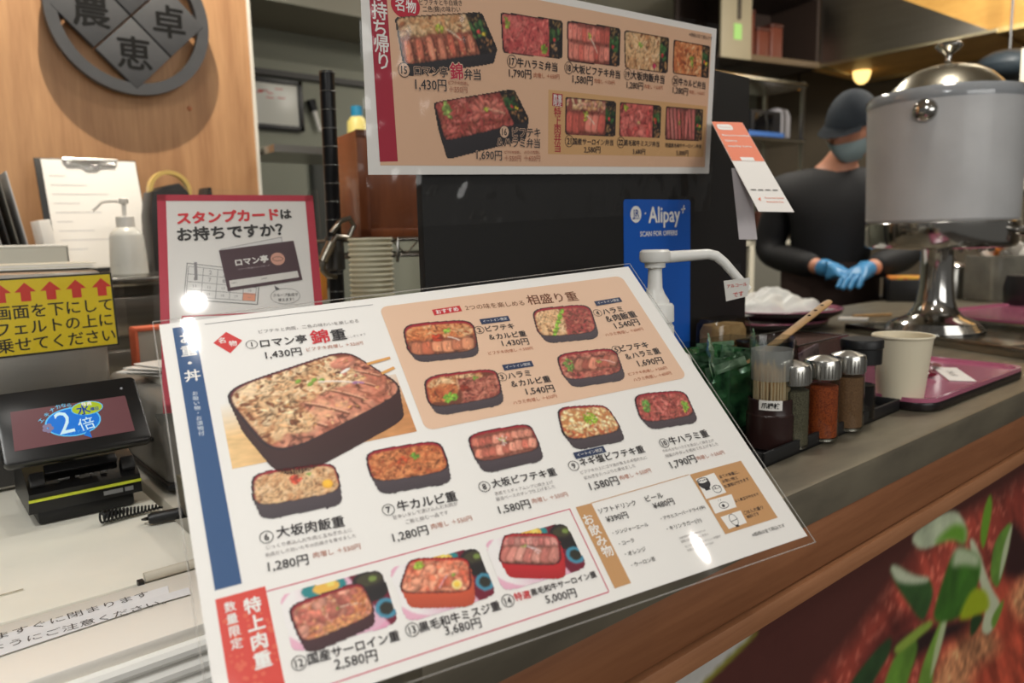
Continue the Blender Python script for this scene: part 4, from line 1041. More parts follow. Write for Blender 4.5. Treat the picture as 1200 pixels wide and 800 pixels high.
b = MB(); b.box((.0235, -.0467, .0205), (.018, .0012, .0042)); b.box((.0385, -.0467, .0205), (.008, .0012, .0042)); b.build('maker_badge', mat('reader_marks', (130, 130, 130), .5), rd)

# customer display
dO = ony(5, 547, .822); dTL = ony(-3, 463, .872)
dpl = PL(dO, (1, 0, .012), dTL - dO)
ds = thing('customer_display', 'small black customer screen showing a blue point campaign bubble', 'display', matrix=dpl.mat())
p = Print(dpl); W0 = p.px(178, 511)[0]; H0_ = p.px(160, 440)[1]
MB().prism(rrect(W0, H0_, .006, 5, W0 / 2, H0_ / 2), -.011, 0.0, None, .0015).build('housing', mat('display_black', (17, 17, 18), .28), ds)
m_scr = print_mat('screen_print', .25, .22)
sq = [(17, 529), (158, 504.5), (146.5, 463.5), (12, 483)]
p.quad(sq, (104, 66, 70), .0003)
c0 = p.px(86, 494); p.disc(c0, .0245, (96, 196, 244), .0005, .0165); p.disc(c0, .0232, (24, 116, 216), .0006, .0152); p.poly([p.px(104, 503), p.px(108, 513), p.px(98, 510)], (24, 116, 216), .0006)
p.tpx('2', (66, 497), (84, 493), (206, 240, 250), -.03, .0008, 1.15); p.tpx('倍', (92, 499), (110, 494), (206, 240, 250), .0, .0008)
p.tpx('ポイントアップ', (72, 509), (103, 504), (90, 190, 240), .0, .0008)
c1 = p.px(102, 478.5); p.disc(c1, .0145, (90, 190, 240), .0009, .0080); p.disc(c1, .0136, (168, 190, 40), .0010, .0073); p.tpx('水', (90, 482), (105, 479), (16, 60, 150), .02, .0012); p.tpx('曜日', (106, 480), (115, 478.5), (16, 60, 150), .02, .0012)
p.tpx('毎週', (95, 474.5), (107, 472.8), WH, .02, .0012)
for k, ch in enumerate('エキナカなら'):
    t = k / 5; q = p.px(48 + 33 * t, 493 - 17 * t + -6 * math.sin(t * 3)); v, f = glyphs(ch, .01); ang = .75 - .7 * t
    R2 = np.array([[math.cos(ang), math.sin(ang)], [-math.sin(ang), math.cos(ang)]]); p.add(((v - (.5, .38)) @ R2) * .0052 + q, f, (110, 200, 240), .0008)
for k in range(5): p.disc(p.px(56 + 4 * math.cos(k * 1.26), 502 + 3.4 * math.sin(k * 1.26)), .0022, (130, 120, 150), .0007 + k * 1e-5)
o = p.build('screen', ds, m_scr)
MB().box((W0 * .5, H0_ * .55, -.018), (W0 * .4, .03, .016), .002).build('rear_mount', m_black, ds)
inv = lambda P: (float((np.array(P) - dpl.O) @ dpl.ex), float((np.array(P) - dpl.O) @ dpl.ey), float((np.array(P) - dpl.O) @ dpl.en))
MB().tube([(W0 * .5, H0_ * .55, -.02), inv((.13, .955, 1.02)), inv((.13, .962, RZ + .001))], .008, 10).build('support_arm', m_black, ds)
b = MB(); b.lathe([(0, 0), (.0012, 0), (.0012, .0004), (0, .0004)], tuple(np.append(p.px(142, 455), 0))); b.build('camera_dot', mat('grey_dot', (170, 170, 175), .3), ds)

# stainless block with the yellow notice
tb = thing('steel_printer', 'stainless steel box behind the small screen, carrying the yellow notice', 'machine', (.0, 1.14, RZ))
zt = ony(100, 316, 1.03)[2] - RZ
MB().box((.0, .0, zt / 2), (.40, .27, zt), .006).build('body', mat('till_steel', (186, 182, 174), .33, .9, .1, 3, (8, 1, 1)), tb)
MB().box((.0, -.137, .03), (.38, .006, .05), .002).build('base_panel', mat('dark_band', (58, 56, 54), .5), tb)
# paper pile on it
rs = np.random.RandomState(8)
for k in range(5):
    pz = RZ + zt + .0006 + k * .0016
    o = MB().box((0, 0, .0007), (.26, .12, .0013), .0003).build('paper_sheet', m_paper if k % 2 else mat('cream_paper', (226, 222, 206), .6))
    o.location = (.07 + .012 * (rs.rand() - .5), 1.10 + .015 * (rs.rand() - .5), pz); o.rotation_euler = (0, 0, .05 * (rs.rand() - .5))
    tag(o, 'pale sheet in the flat paper pile on top of the steel box', 'paper', 'sheets piled on the steel box')
ypl = PL(ony(140, 404, .998), (1, 0, .018), (0, 0, 1))
yn = thing('yellow_notice', 'yellow notice with red arrows and black writing in a clear sleeve', 'sign', matrix=ypl.mat())
p = Print(ypl); p.z = .0002
yh = p.px(131, 319)[1]; yw = .235
p.rect(-yw, 0, 0, yh, (26, 26, 26), .0001); p.rect(-yw + .002, .002, -.002, yh - .002, (222, 196, 22), .0003)
for k in range(8):
    c = p.px(119 - 29.8 * k, 336 + 2.0 * k); s_ = .0105
    p.poly([c + (-s_ * .46, -s_), c + (s_ * .46, -s_), c + (s_ * .46, .0), c + (s_, .0), c + (0, s_), c + (-s_, 0), c + (-s_ * .46, 0)], (204, 52, 40), .0005)
p.tpx('画面を下にして', (-6, 367.5), (131, 356), (30, 28, 22), .012, .0005); p.tpx('フェルトの上に', (-5, 387), (131, 373.5), (30, 28, 22), .012, .0005); p.tpx('乗せてください', (-4, 406.5), (135, 391.5), (30, 28, 22), .012, .0005)
p.build('notice_print', yn)
MB().box((-yw / 2, yh / 2, -.0006), (yw, yh, .001)).build('backing_card', m_paper, yn)
b = MB(); b.box((-yw / 2 + .004, yh / 2 - .022, .0022), (yw + .014, yh + .064, .0008)); b.build('clear_sleeve', film_mat('sleeve', .05, 1.0), yn)

# terminal, card with orange edge
tm = thing('receipt_printer', 'grey rounded receipt printer beside the card reader', 'printer', (.305, 1.0, RZ))
MB().box((0, 0, .052), (.17, .27, .104), .012, None, 3).build('body', mat('printer_grey', (134, 130, 124), .4), tm)
MB().box((0, .01, .106), (.12, .16, .012), .003).build('lid', mat('printer_lid', (196, 192, 182), .4), tm)
MB().box((-.086, -.05, .05), (.002, .07, .004)).build('side_slot', m_black, tm)
MB().box((0, 0, .005), (.176, .276, .008), .003).build('foot_rim', m_black, tm)
o = None
b = MB(); rs = np.random.RandomState(5)
for k in range(5): b.box((.02 * (rs.rand() - .5), .03 * (rs.rand() - .5), .0015 + .003 * k), (.06, .10, .0012), 0, (.05 * rs.rand(), .05 * rs.rand(), rs.rand()))
o = b.build('receipt_slips', m_paper); o.location = (.27, .98, RZ + .1125); tag(o, 'small heap of white receipt slips lying on the grey printer', 'receipts')
cz = thing('card_box', 'upright grey box with orange edges behind the receipt printer', 'box', (.305, 1.15, RZ))
MB().box((0, 0, .078), (.085, .03, .156), .003).build('box', mat('card_grey', (172, 166, 156), .6), cz)
b = MB(); b.box((0, -.001, .157), (.088, .034, .005), .001); b.box((-.043, -.001, .130), (.004, .034, .055), .001); b.build('orange_edge', mat('orange_card', (226, 112, 78), .6), cz)
MB().box((.0, -.0157, .10), (.018, .001, .055)).build('label', mat('label_grey', (206, 202, 194), .6), cz)

# coiled cable and stylus
def zreg(x, y): return onz(x, y, RZ + .004)
pts = []
P0, P1 = zreg(118, 610), zreg(190, 592)
for k in range(220):
    t = k / 219; a = t * 2 * math.pi * 17
    amp = .0052 * (1.25 - .9 * t) * (1 if t < .9 else .4); c = P0 + (P1 - P0) * t
    pts.append((c[0] + amp * .5 * math.cos(a), c[1] + amp * math.cos(a), RZ + .0018 + amp * (1 + math.sin(a)) * .9))
o = MB().tube(pts, .0011, 6).build('coiled_cord', mat('cord_black', (16, 16, 17), .35)); tag(o, 'black coiled cord lying in front of the card reader', 'cord')
st = thing('barcode_pen', 'short black pen shaped scanner lying beside the coiled cord', 'pen', tuple(zreg(196, 606)))
MB().tube([(-.017, .002, .002), (-.013, .0015, .002), (.03, -.004, .002)], [.0045, .0058, .0058], 14).build('barrel', m_black, st)
MB().tube([(-.018, .002, .002), (-.021, .008, .001), (-.012, .014, 0), (-.006, .016, -.001)], .0012, 6).build('cord', m_black, st)

# stamp card sign
gO = np.array([.235, .898, 1.166]); gx = np.array([.937, -.35, -.008]); gy = np.array([.153, .389, .909])
gpl = PL(gO, gx, gy)
sc = thing('stamp_card_sign', 'white stamp card sign with a red border in a clear stand', 'sign', matrix=gpl.mat())
p = Print(gpl); w0 = .1775; h1 = p.px(183.5, 228)[1]; h0 = -.128
MB().box((w0 / 2, (h0 + h1) / 2, -.0008), (w0, h1 - h0, .0012)).build('paper', m_paper, sc)
bw = .0095
for r in ((0, h0, bw, h1), (w0 - bw, h0, w0, h1), (0, h1 - bw * .85, w0, h1), (0, h0, w0, h0 + bw)): p.rect(*r, (190, 36, 64), .0002)
p.tpx('スタンプカード', (208, 256), (326, 251), (220, 42, 54), .04, .0004); p.tpx('は', (329, 251), (341, 250.5), (34, 32, 34), .035, .0004)
p.tpx('お持ちですか？', (208, 275), (331, 268.5), (34, 32, 34), .03, .0004)
# grid card
g4 = [(219, 308), (305, 318), (302, 357), (215, 351)]
p.quad(g4, (90, 88, 90), .0003); p.quad([(219.7, 308.8), (304.2, 318.6), (301.2, 356.3), (215.8, 350.4)], (228, 226, 222), .00035)
H = homog([(0, 0), (1, 0), (1, 1), (0, 1)], [tuple(p.px(*c)) for c in ((221, 312), (302, 321), (299, 353), (218, 347.5))])
gp = lambda a, b: np.array(apply_h(H, a, b)).ravel()
p.poly([gp(.8, .72), gp(1, .72), gp(1, 1), gp(.8, 1)], (232, 160, 130), .00038)
for k in range(6): p.line(gp(k / 5, 0), gp(k / 5, 1), .0005, (110, 108, 110), .0004)
for k in range(5): p.line(gp(0, k / 4), gp(1, k / 4), .0005, (110, 108, 110), .0004)
for k in range(20):
    c = gp((k % 5 + .5) / 5, (k // 5 + .5) / 4); t = str(k + 1) if k < 19 else '100円'; p.text(t, c - (.0016, 0), c + (.0016, 0), (140, 136, 138), 0, .0005)
p.quad([(258, 292), (330, 277.5), (331, 284), (262, 296)], (120, 116, 120), .0004); p.quad([(259, 292.3), (329.5, 278.3), (330.5, 284), (262, 296)], (222, 220, 218), .00045)
p.quad([(256.5, 293.5), (344, 282), (354.5, 328), (267, 341.5)], (72, 44, 54), .0006); p.quad([(268.5, 329), (348.5, 317.5), (350.5, 325), (270, 337)], (226, 222, 216), .0008)
p.tpx('ロマン亭', (276, 308), (314, 303), WH, .03, .0008); p.tpx('グループ共通スタンプカード', (279, 316), (316, 311), (190, 176, 180), 0, .0008)
q = p.px(325.5, 303.5); p.disc(q, .0082, (216, 160, 140), .0008); p.ring(q, .0062, .0006, (90, 50, 50), .0009, .0030)
p.tpx('会員No.', (271.5, 332), (278, 331), (70, 66, 70), 0, .0009); p.tpx('有効期限', (306, 327), (313, 326), (70, 66, 70), 0, .0009)
q = p.px(334.5, 347); p.ring(q, .0168, .0004, (90, 88, 90), .0004, .0100); p.tpx('グループ各店で', (320, 346), (349, 345), (44, 42, 44), .01, .0005); p.tpx('使えます！', (326, 351.5), (344, 350.5), (44, 42, 44), .01, .0005)
p.poly([p.px(323, 340), p.px(321.5, 334.5), p.px(328, 338.5)], (90, 88, 90), .0004)
# box heading in the lower half
a, c = p.px(213, 370), p.px(357, 357); p.rect(.022, h0 + .018, w0 - .014, a[1], (190, 36, 64), .0003); p.rect(.0235, h0 + .0195, w0 - .0155, a[1] - .0018, (232, 230, 226), .0004)
p.build('sign_print', sc)
b = MB(); b.box((w0 / 2, (h0 + h1) / 2, .0026), (w0 + .012, h1 - h0 + .012, .0010)); b.build('clear_front', film_mat('sleeve', .05, 1.0), sc)
zb = gpl.W(w0 / 2, h0, 0)
b = MB(); b.box((w0 / 2, h0 - .0045, -.02), (w0 + .012, .003, .07)); b.build('stand_foot', glass_mat('clear_acrylic', (238, 240, 240), .03, 1.45, .8), sc)

# back shelf things ------------------------------------------------------------
SHZ = 1.175
cp = thing('clipboard', 'black clipboard with white forms leaning on the wooden wall', 'clipboard', (.385, 1.90, SHZ))
cpl = PL((.283, 1.865, SHZ + .0015), (1, 0, .012), (0, .30, 1))
cp.matrix_world = cpl.mat()
MB().box((.0985, .131, -.002), (.205, .262, .003), .001).build('board', m_black, cp)
MB().box((.104, .1335, .0006), (.19, .25, .0016), .0004).build('paper_sheets', m_paper, cp)
b = MB(); b.prism([(.055, .262), (.155, .262), (.155, .243), (.125, .243), (.115, .234), (.095, .234), (.085, .243), (.055, .243)], .002, .006, None, .001)
b.tube([(.05, .258, .006), (.16, .258, .006)], .004, 10); b.build('clip', mat('clip_silver', (196, 194, 188), .25, 1.0), cp)
p = Print(cpl); p.z = .0018
for k in range(9): p.line((.02, .22 - .021 * k), (.05 + .1 * ((k * 7) % 5) / 5, .22 - .021 * k), .0016, (190, 190, 192))
p.build('form_lines', cp)
def pump_bottle(o, body, neck_m, hook):
    pass
so = thing('sanitizer_bottle', 'white pump sanitizer bottle in front of the clipboard', 'bottle', tuple(ony(152, 316, 1.6) * (1, 1, 0) + np.array([0, 0, SHZ])))
MB().lathe([(0, 0), (.030, 0), (.0335, .003), (.033, .03), (.030, .075), (.028, .082), (.018, .091), (.0135, .094), (0, .094)], n=36).build('body', mat('translucent_white', (226, 226, 220), .3, trans=.15), so)
MB().lathe([(.0155, .092), (.0165, .093), (.0160, .112), (.0145, .113), (0, .113)], n=32).build('collar', m_white, so)
b = MB(); b.lathe([(.004, .112), (.004, .137), (0, .137)], n=16); b.lathe([(.008, .137), (.009, .139), (.009, .146), (.007, .148), (0, .148)], n=20)
b.tube([(.0, 0, .1425), (-.022, .004, .1425), (-.036, .008, .140), (-.052, .012, .124)], [.004, .0035, .003, .0028], 10); b.build('pump_head', m_white, so)
td = thing('tape_dispenser', 'black tape dispenser with a yellowish tape roll on the back shelf', 'tape dispenser', (.50, 1.76, SHZ), .1)
body_ = [(-.055, 0), (.085, 0), (.085, .15), (.083, .183), (.077, .183), (.072, .163), (.035, .160), (.03, .172), (.012, .19), (-.02, .182), (-.046, .17), (-.055, .12)]
b = MB(); M_ = Matrix(((1, 0, 0, 0), (0, 0, -1, 0), (0, 1, 0, 0), (0, 0, 0, 1)))
b.prism(body_, -.028, .028, M_, .003); b.build('body', m_black, td)
b = MB(); b.lathe([(.038, -.008), (.046, -.008), (.046, .008), (.038, .008), (.038, -.008)], (-.0, 0, .172), Matrix.Rotation(R_(90), 3, 'X'), 40); b.build('tape_roll', mat('tape_yellow', (232, 200, 120), .3), td)
# folders and white box at the left edge
for k in range(6):
    o = MB().box((0, 0, .12 - .004 * k), (.0025, .20, .24 - .008 * k), .0006).build('folder', mat('folder_%d' % (k % 3), ((70, 70, 72), (120, 118, 112), (196, 196, 198))[k % 3], .5))
    o.location = (.155 + .014 * k, 1.78, SHZ + .001); o.rotation_euler = (0, -.16, 0)
    tag(o, 'thin upright folder in the leaning row at the left end of the back shelf', 'folder', 'folders leaning on the back shelf')
o = MB().box((0, 0, .055), (.02, .10, .11), .002).build('white_divider', m_paper); o.location = (.262, 1.75, SHZ + .001); o.rotation_euler = (0, -.12, 0.0); tag(o, 'white card divider standing between the folders and the clipboard', 'divider')
wb = thing('white_box', 'low white open box at the left end of the back shelf', 'box', (.19, 1.60, SHZ))
b = MB(); b.box((0, 0, .003), (.14, .09, .004)); 
for s in (-1, 1): b.box((0, s * .044, .03), (.14, .002, .058)); b.box((s * .069, 0, .03), (.002, .09, .058))
b.build('box_walls', mat('box_white', (222, 220, 206), .5), wb); MB().tube([(-.07, -.045, .0595), (.0, -.045, .0595), (.07, -.045, .0595)], .0022, 8).build('rim', m_white, wb)

# black iron emblem on the wooden wall
EC = ony(152, 20, 1.965)
em = thing('round_emblem', 'round black iron emblem with a four part diamond on the wooden wall', 'emblem', tuple(EC))
m_iron = mat('black_iron', (74, 75, 78), .6, .0, .1, 30, None, .1)
Rr = .176
b = MB(); n = 72
t = bmesh.new(); q = []
for k in range(n):
    a = 2 * math.pi * k / n
    q.append([t.verts.new((r * math.cos(a), y, r * math.sin(a))) for r, y in ((Rr, -.011), (Rr, .011), (Rr - .026, .011), (Rr - .026, -.011))])
for k in range(n):
    for i in range(4): t.faces.new((q[k][i], q[k][(i + 1) % 4], q[(k + 1) % n][(i + 1) % 4], q[(k + 1) % n][i]))
bmesh.ops.recalc_face_normals(t, faces=list(t.faces)); b._add(t); b.build('ring', m_iron, em)
D_ = Rr - .010; g = .0025
M_ = Matrix(((1, 0, 0, 0), (0, 0, -1, 0), (0, 1, 0, 0), (0, 0, 0, 1)))
for cx, cy, ch in ((-.5, 0, '農'), (.5, 0, '卓'), (0, -.5, '恵'), (0, .5, '門')):
    b = MB(); h = D_ / 2 - g * 1.2
    b.prism([(cx * D_ + h, cy * D_), (cx * D_, cy * D_ + h), (cx * D_ - h, cy * D_), (cx * D_, cy * D_ - h)], -.007, .012, M_, .001)
    o = b.build('tile', m_iron, em)
    v, f = glyphs(ch, 0.0)
    tt = MB(); tmp = bmesh.new()
    for i_, (ox, oy) in enumerate(((0, 0), (.022, 0), (-.022, 0), (0, .018), (0, -.018))):
        vs = [tmp.verts.new((cx * D_ + (x + ox - .5) * .080, -.0122 - .00005 * i_, cy * D_ + (y + oy - .38) * .080)) for x, y in v]
        for fc in f:
            try: tmp.faces.new([vs[i] for i in fc])
            except ValueError: pass
    tt._add(tmp); tt.build('engraved_character', mat('engraving_black', (6, 6, 6), .9), o)
for dx, dz in ((-.12, .1), (.12, .1), (0, -.16)): MB().tube([(dx, .008, dz), (dx, .035, dz)], .006, 8).build('spacer', m_iron, em)
o = MB().lathe([(0, 0), (.006, 0), (.0058, .002), (.003, .004), (0, .004)], tuple(ony(222, 127, 1.9995)), (R_(90), 0, 0), 16).build('wood_plug', mat('plug_brown', (170, 104, 66), .5)); tag(o, 'small round brown plug in the wooden wall below the emblem', 'plug')

# ------------------------------------------------------------------ wire rack, cups, wooden box behind
PX, PY = .5495, 1.09
rk = thing('wire_rack', 'black post wire rack standing behind the stamp card sign', 'rack', (PX, PY, 0))
b = MB(); b.tube([(0, 0, .0), (0, 0, 1.2), (.008, .01, 1.49)], .0118, 18); b.build('post', mat('post_black', (26, 26, 28), .3, .3), rk)
b = MB()
for k in range(22): b.lathe([(.0121, -.0006), (.0124, 0), (.0121, .0006)], (0.0 + max(0, k * .028 - .3) * .028, max(0, k * .028 - .3) * .03, .90 + k * .028), None, 18)
b.build('post_rings', mat('post_ring_grey', (120, 120, 118), .3, .6), rk)
b = MB(); b.lathe([(.0135, 1.185), (.0155, 1.187), (.0145, 1.236), (.0135, 1.238)], n=20); b.build('collar', mat('collar_steel', (92, 92, 92), .35, .9), rk)
dirx = Vector((.985, -.17, 0)); diry = Vector((.17, .985, 0))
def rp(a, c, z): v = dirx * a + diry * c; return (v.x, v.y, z)
b = MB()
for z in (1.231, 1.205):
    b.tube([rp(.01, 0, z), rp(.42, 0, z)], .0028, 8); b.tube([rp(.0, .0, z), rp(.0, .36, z)], .0028, 8); b.tube([rp(0, .36, z), rp(.42, .36, z)], .0028, 8); b.tube([rp(.42, 0, z), rp(.42, .36, z)], .0028, 8)
zz = [rp(.02 + .025 * k, 0, 1.231 if k % 2 else 1.207) for k in range(17)]; b.tube(zz, .0018, 6); b.build('shelf_frame', mat('rack_chrome', (120, 118, 114), .28, 1.0), rk)
b = MB()
for k in range(14): b.tube([rp(.03 + .028 * k, .0, 1.233), rp(.03 + .028 * k, .36, 1.233)], .0016, 6)
b.build('shelf_wires', mat('rack_chrome', (120, 118, 114), .28, 1.0), rk)
for k in range(5):
    x = .045 + .055 * k
    MB().tube([rp(x, .004, 1.232), rp(x + .004, -.008, 1.233), rp(x + .002, -.012, 1.226), rp(x, -.011, 1.195)], .0027, 8).build('hook', mat('rack_chrome', (120, 118, 114), .28, 1.0), rk)
MB().box(tuple((dirx * .42 + diry * .36) + Vector((0, 0, .62))), (.02, .02, 1.24)).build('rear_post', m_black, rk)
lp = [(-.012 + .0, -.016, 1.243), (.004, -.018, 1.262), (.02, -.016, 1.266), (.028, -.014, 1.254), (.018, -.014, 1.236), (-.004, -.016, 1.238), (-.014, -.018, 1.226), (-.030, -.019, 1.203), (-.031, -.018, 1.187), (-.022, -.017, 1.178), (-.008, -.016, 1.176)]
o = thing('karabiner', 'grey snap hook clipped round the rack post', 'hook', (PX, PY, 0))
MB().tube(lp, .0045, 10).build('hook_loop', mat('hook_steel', (138, 134, 126), .3, 1.0), o)
MB().tube([(-.014, -.018, 1.228), (-.031, -.0195, 1.200)], .0075, 12).build('sleeve', mat('hook_steel2', (170, 164, 152), .3, 1.0), o)
# stack of nested cups seen by their rims
cx, cy_ = .574, 1.02
m_cup = mat('paper_cup_cream', (226, 222, 198), .5)
for k in range(15):
    if k == 0:
        c0 = MB().lathe([(0, .002), (.022, .0), (.0235, .002), (.0312, .070), (.0335, .071), (.0340, .073), (.0332, .0748), (.0312, .074), (.0232, .004), (0, .004)], n=36).build('paper_cup', m_cup)
        c = c0
    else: c = c0.copy(); COL.objects.link(c)
    c.location = (cx, cy_, 1.052 + .0077 * k); tag(c, 'cream paper cup nested in the tall stack under the wire rack', 'cup', 'paper cups stacked under the wire rack')
MB().box((.13, .09, 1.036), (.34, .36, .03), .003).build('lower_shelf', m_steel, rk)
o = MB().box((0, 0, 0), (.011, .008, .055), .003).build('orange_marker', mat('marker_orange', (224, 140, 40), .4)); o.location = tuple(ond(379, 332, 1.22)); tag(o, 'orange stick hanging beside the rack post', 'marker')
wx = thing('wooden_box', 'reddish brown wooden box on the wire rack behind the take-out menu', 'box', (.83, 1.29, 1.236), -.17)
m_rw = wood('red_wood', (100, 52, 30), (146, 84, 50), (5, 5, .8), .35, .04, .3)
b = MB()
b.box((0, 0, .095), (.30, .2, .19), .003); b.build('body', m_rw, wx)
b = MB(); b.box((-.14, -.1015, .095), (.02, .006, .19), .001); b.box((0, -.1015, .182), (.30, .006, .016), .001); b.box((0, -.1015, .008), (.30, .006, .016), .001); b.build('front_frame', m_rw, wx)

# back room: whiteboard, eraser brush, bottle, dark bag
wbc = (ony(295, 90, 3.37) + ony(355, 152, 3.37)) / 2; a = ony(295, 92, 3.37); c = ony(355, 152, 3.37)
ww, wh = c[0] - a[0], a[2] - c[2]
wbd = thing('whiteboard', 'small black framed whiteboard on the back room wall', 'whiteboard', (wbc[0], 3.385, wbc[2]))
MB().box((0, 0, 0), (ww, .012, wh), .001).build('panel', mat('board_white', (206, 206, 198), .3), wbd)
b = MB()
for s in (-1, 1): b.box((s * ww / 2, -.004, 0), (.022, .02, wh + .022), .002); b.box((0, -.004, s * wh / 2), (ww + .022, .02, .022), .002)
b.build('frame', m_black, wbd)
b = MB(); rs = np.random.RandomState(2)
for k in range(9): b.box((-.05 + .13 * (rs.rand() - .3), -.0068, .05 + .05 * (rs.rand() - .5)), (.02 + .03 * rs.rand(), .0008, .004))
b.build('red_notes', mat('marker_red', (200, 60, 56), .5), wbd)
br = thing('hanging_brush', 'small brush with dark bristles hanging beside the whiteboard', 'brush', tuple(ony(368, 130, 3.375)))
MB().tube([(.025, 0, -.09), (.0, 0, .0)], [.008, .012], 8).build('handle', m_white, br); MB().tube([(.0, 0, .0), (-.012, 0, .05)], [.018, .022], 8).build('bristles', m_black, br)
bt = thing('detergent_bottle', 'yellow bottle with a blue cap behind the rack post', 'bottle', tuple(ond(420, 172, 2.2)))
MB().lathe([(0, -.02), (.03, -.02), (.031, .0), (.029, .07), (.018, .085), (0, .085)], n=20).build('body', mat('bottle_yellow', (214, 200, 120), .4), bt); MB().lathe([(.016, .085), (.017, .086), (.016, .115), (0, .116)], n=16).build('cap', mat('cap_blue', (40, 130, 170), .4), bt)
bsf = slab('side_shelf', bt.location.x - .3, bt.location.x + .35, bt.location.y - .1, bt.location.y + .16, bt.location.z - .04, bt.location.z - .021, m_steel, False); tag(bsf, 'steel wall shelf carrying the yellow bottle', 'shelf')
o = MB().box((0, 0, 0), (.05, .04, .44), .018, None, 3).build('dark_bag', mat('bag_dark', (64, 66, 62), .7)); o.location = tuple(ony(376, 258, 3.385)); o.scale = (1.5, 1, 1.5); tag(o, 'narrow dark bag hanging behind the rack post', 'bag')
# ------------------------------------------------------------------ counter right: pump bottle, condiments, trays, dispenser
m_wpl = mat('pump_white', (230, 229, 224), .32)
pbx = np.array([.573, .468, 1.0])
pb2 = thing('pump_bottle', 'white pump bottle with a long spout between the menu and the black board', 'bottle', tuple(pbx))
MB().lathe([(0, 0), (.034, 0), (.038, .004), (.0385, .076), (.038, .100), (.034, .111), (.022, .119), (.0155, .122), (0, .122)], n=44).build('body', m_wpl, pb2)
MB().lathe([(.0155, .120), (.0185, .122), (.0185, .140), (.0165, .143), (.0165, .144), (.0185, .145), (.0182, .160), (.0165, .1625), (0, .1625)], n=36).build('collar', m_wpl, pb2)
b = MB(); b.lathe([(.014, .1625), (.0135, .166), (.0095, .172), (.0072, .178), (.0064, .200), (0, .200)], n=28); b.lathe([(.0066, .196), (.0100, .1975), (.0100, .2015), (.0140, .203), (.0152, .206), (.0148, .2125), (.0125, .2145), (0, .2145)], n=32)
b.build('pump_head', m_wpl, pb2)
sd = Vector((.80, -.60, 0)); 
MB().tube([sd * .010 + Vector((0, 0, .2070)), sd * .052 + Vector((0, 0, .2090)), sd * .060 + Vector((0, 0, .2070)), sd * .068 + Vector((0, 0, .2005)), sd * .092 + Vector((0, 0, .1735))], [.0058, .0050, .0050, .0047, .0043], 14).build('spout', m_wpl, pb2)
npl = PL(ony(851, 353, .41), (.80, -.60, .06), (.02, .0, 1))
nt_ = thing('spout_note', 'torn white note with red handwriting hanging from the pump spout', 'note', matrix=npl.mat())
p = Print(npl); p.z = .0003
aa = [p.px(*c) for c in ((851, 353), (876, 347), (879, 325), (848, 329))]
b = MB(); b.prism([tuple(q) for q in aa], -.0003, .0001); b.build('paper', mat('note_paper', (214, 211, 204), .6), nt_)
p.tpx('アルコール', (852, 335.5), (875, 332.5), (196, 62, 56), .015, .0004); p.tpx('です', (859, 345.5), (871, 343.5), (196, 62, 56), .015, .0004); p.build('handwriting', nt_)
p0 = p.px(862, 328); b = MB(); b.box((p0[0], p0[1] + .007, 0), (.010, .016, .0004)); b.build('tape', film_mat('sleeve', .05, 1.0), nt_)

# condiment tray
tr = thing('condiment_tray', 'black tray holding the toothpicks and spice jars on the counter edge', 'tray', (.803, .4676, 1.0), R_(2.2))
b = MB(); tw, td_ = .336, .15
b.box((0, 0, .002), (tw, td_, .004), .001)
for s in (-1, 1): b.box((0, s * (td_ / 2 - .0018), .0075), (tw, .0036, .015), .001); b.box((s * (tw / 2 - .0018), 0, .0075), (.0036, td_, .015), .001)
b.build('tray_body', mat('tray_black', (30, 30, 31), .45), tr)
TZ = 1.0045
def on_tray(x, y): return onz(x, y, TZ)
# toothpick holder
tc = on_tray(901, 530) + np.array([.023, .013, 0]); tc[2] = TZ
th = thing('toothpick_holder', 'dark brown toothpick cup with a white label and clear sleeve', 'holder', tuple(tc))
MB().lathe([(0, 0), (.0225, 0), (.0242, .002), (.0246, .036), (.0236, .037), (.0232, .038), (.0232, .052), (.0220, .053), (.0212, .05), (.0212, .004), (0, .004)], n=44).build('cup', mat('cup_brown', (46, 28, 26), .3), th)
MB().lathe([(.0206, .030), (.0222, .115), (.0228, .116), (.0222, .117), (.0214, .115), (.0198, .030)], n=44).build('clear_sleeve', glass_mat('clear_cup', (232, 234, 234), .05, 1.45, 1.0), th)
MB().lathe([(.0203, .072), (.0206, .086), (.0209, .098), (.0211, .104)], n=44).build('frosted_band', mat('frost', (236, 234, 230), .6, alpha=.42), th)
# label bends round the cup: flat sticker on its front
ld = Vector((-tc[0], -tc[1], 0)).normalized(); lr = Vector((-ld.y, ld.x, 0))
lb = PL(np.array(tc) + np.array(ld) * .0240 + np.array([0, 0, .0485]) , tuple(lr), (0, 0, 1))
p = Print(lb); p.z = .0; a_ = .0118
cur = []
vv, ff = [], []
for k in range(13):
    t = (k / 12 - .5) * 2 * a_; an = t / .0240; vv += [(.0242 * math.sin(an), -.0052, -.0241 * (1 - math.cos(an)) + .0), (.0242 * math.sin(an), .0052, -.0241 * (1 - math.cos(an)))]
    if k: ff.append((2 * k - 2, 2 * k, 2 * k + 1, 2 * k - 1))
me = bpy.data.meshes.new('label'); me.from_pydata(vv, [], ff); o = bpy.data.objects.new('label', me); COL.objects.link(o); me.materials.append(m_paper); o.parent = th
o.matrix_local = Matrix.Translation(-Vector(tc)) @ lb.mat() @ Matrix.Translation(Vector((0, 0, .0003)))
g_, f_ = glyphs('爪楊枝', .03); xs = g_[:, 0]; kx = .0185 / (xs.max() - xs.min()); vv = []
for x, y in g_:
    t = (x - (xs.max() + xs.min()) / 2) * kx; an = t / .0240; vv.append((.0244 * math.sin(an), (y - .38) * kx, -.0241 * (1 - math.cos(an)) + .0005))
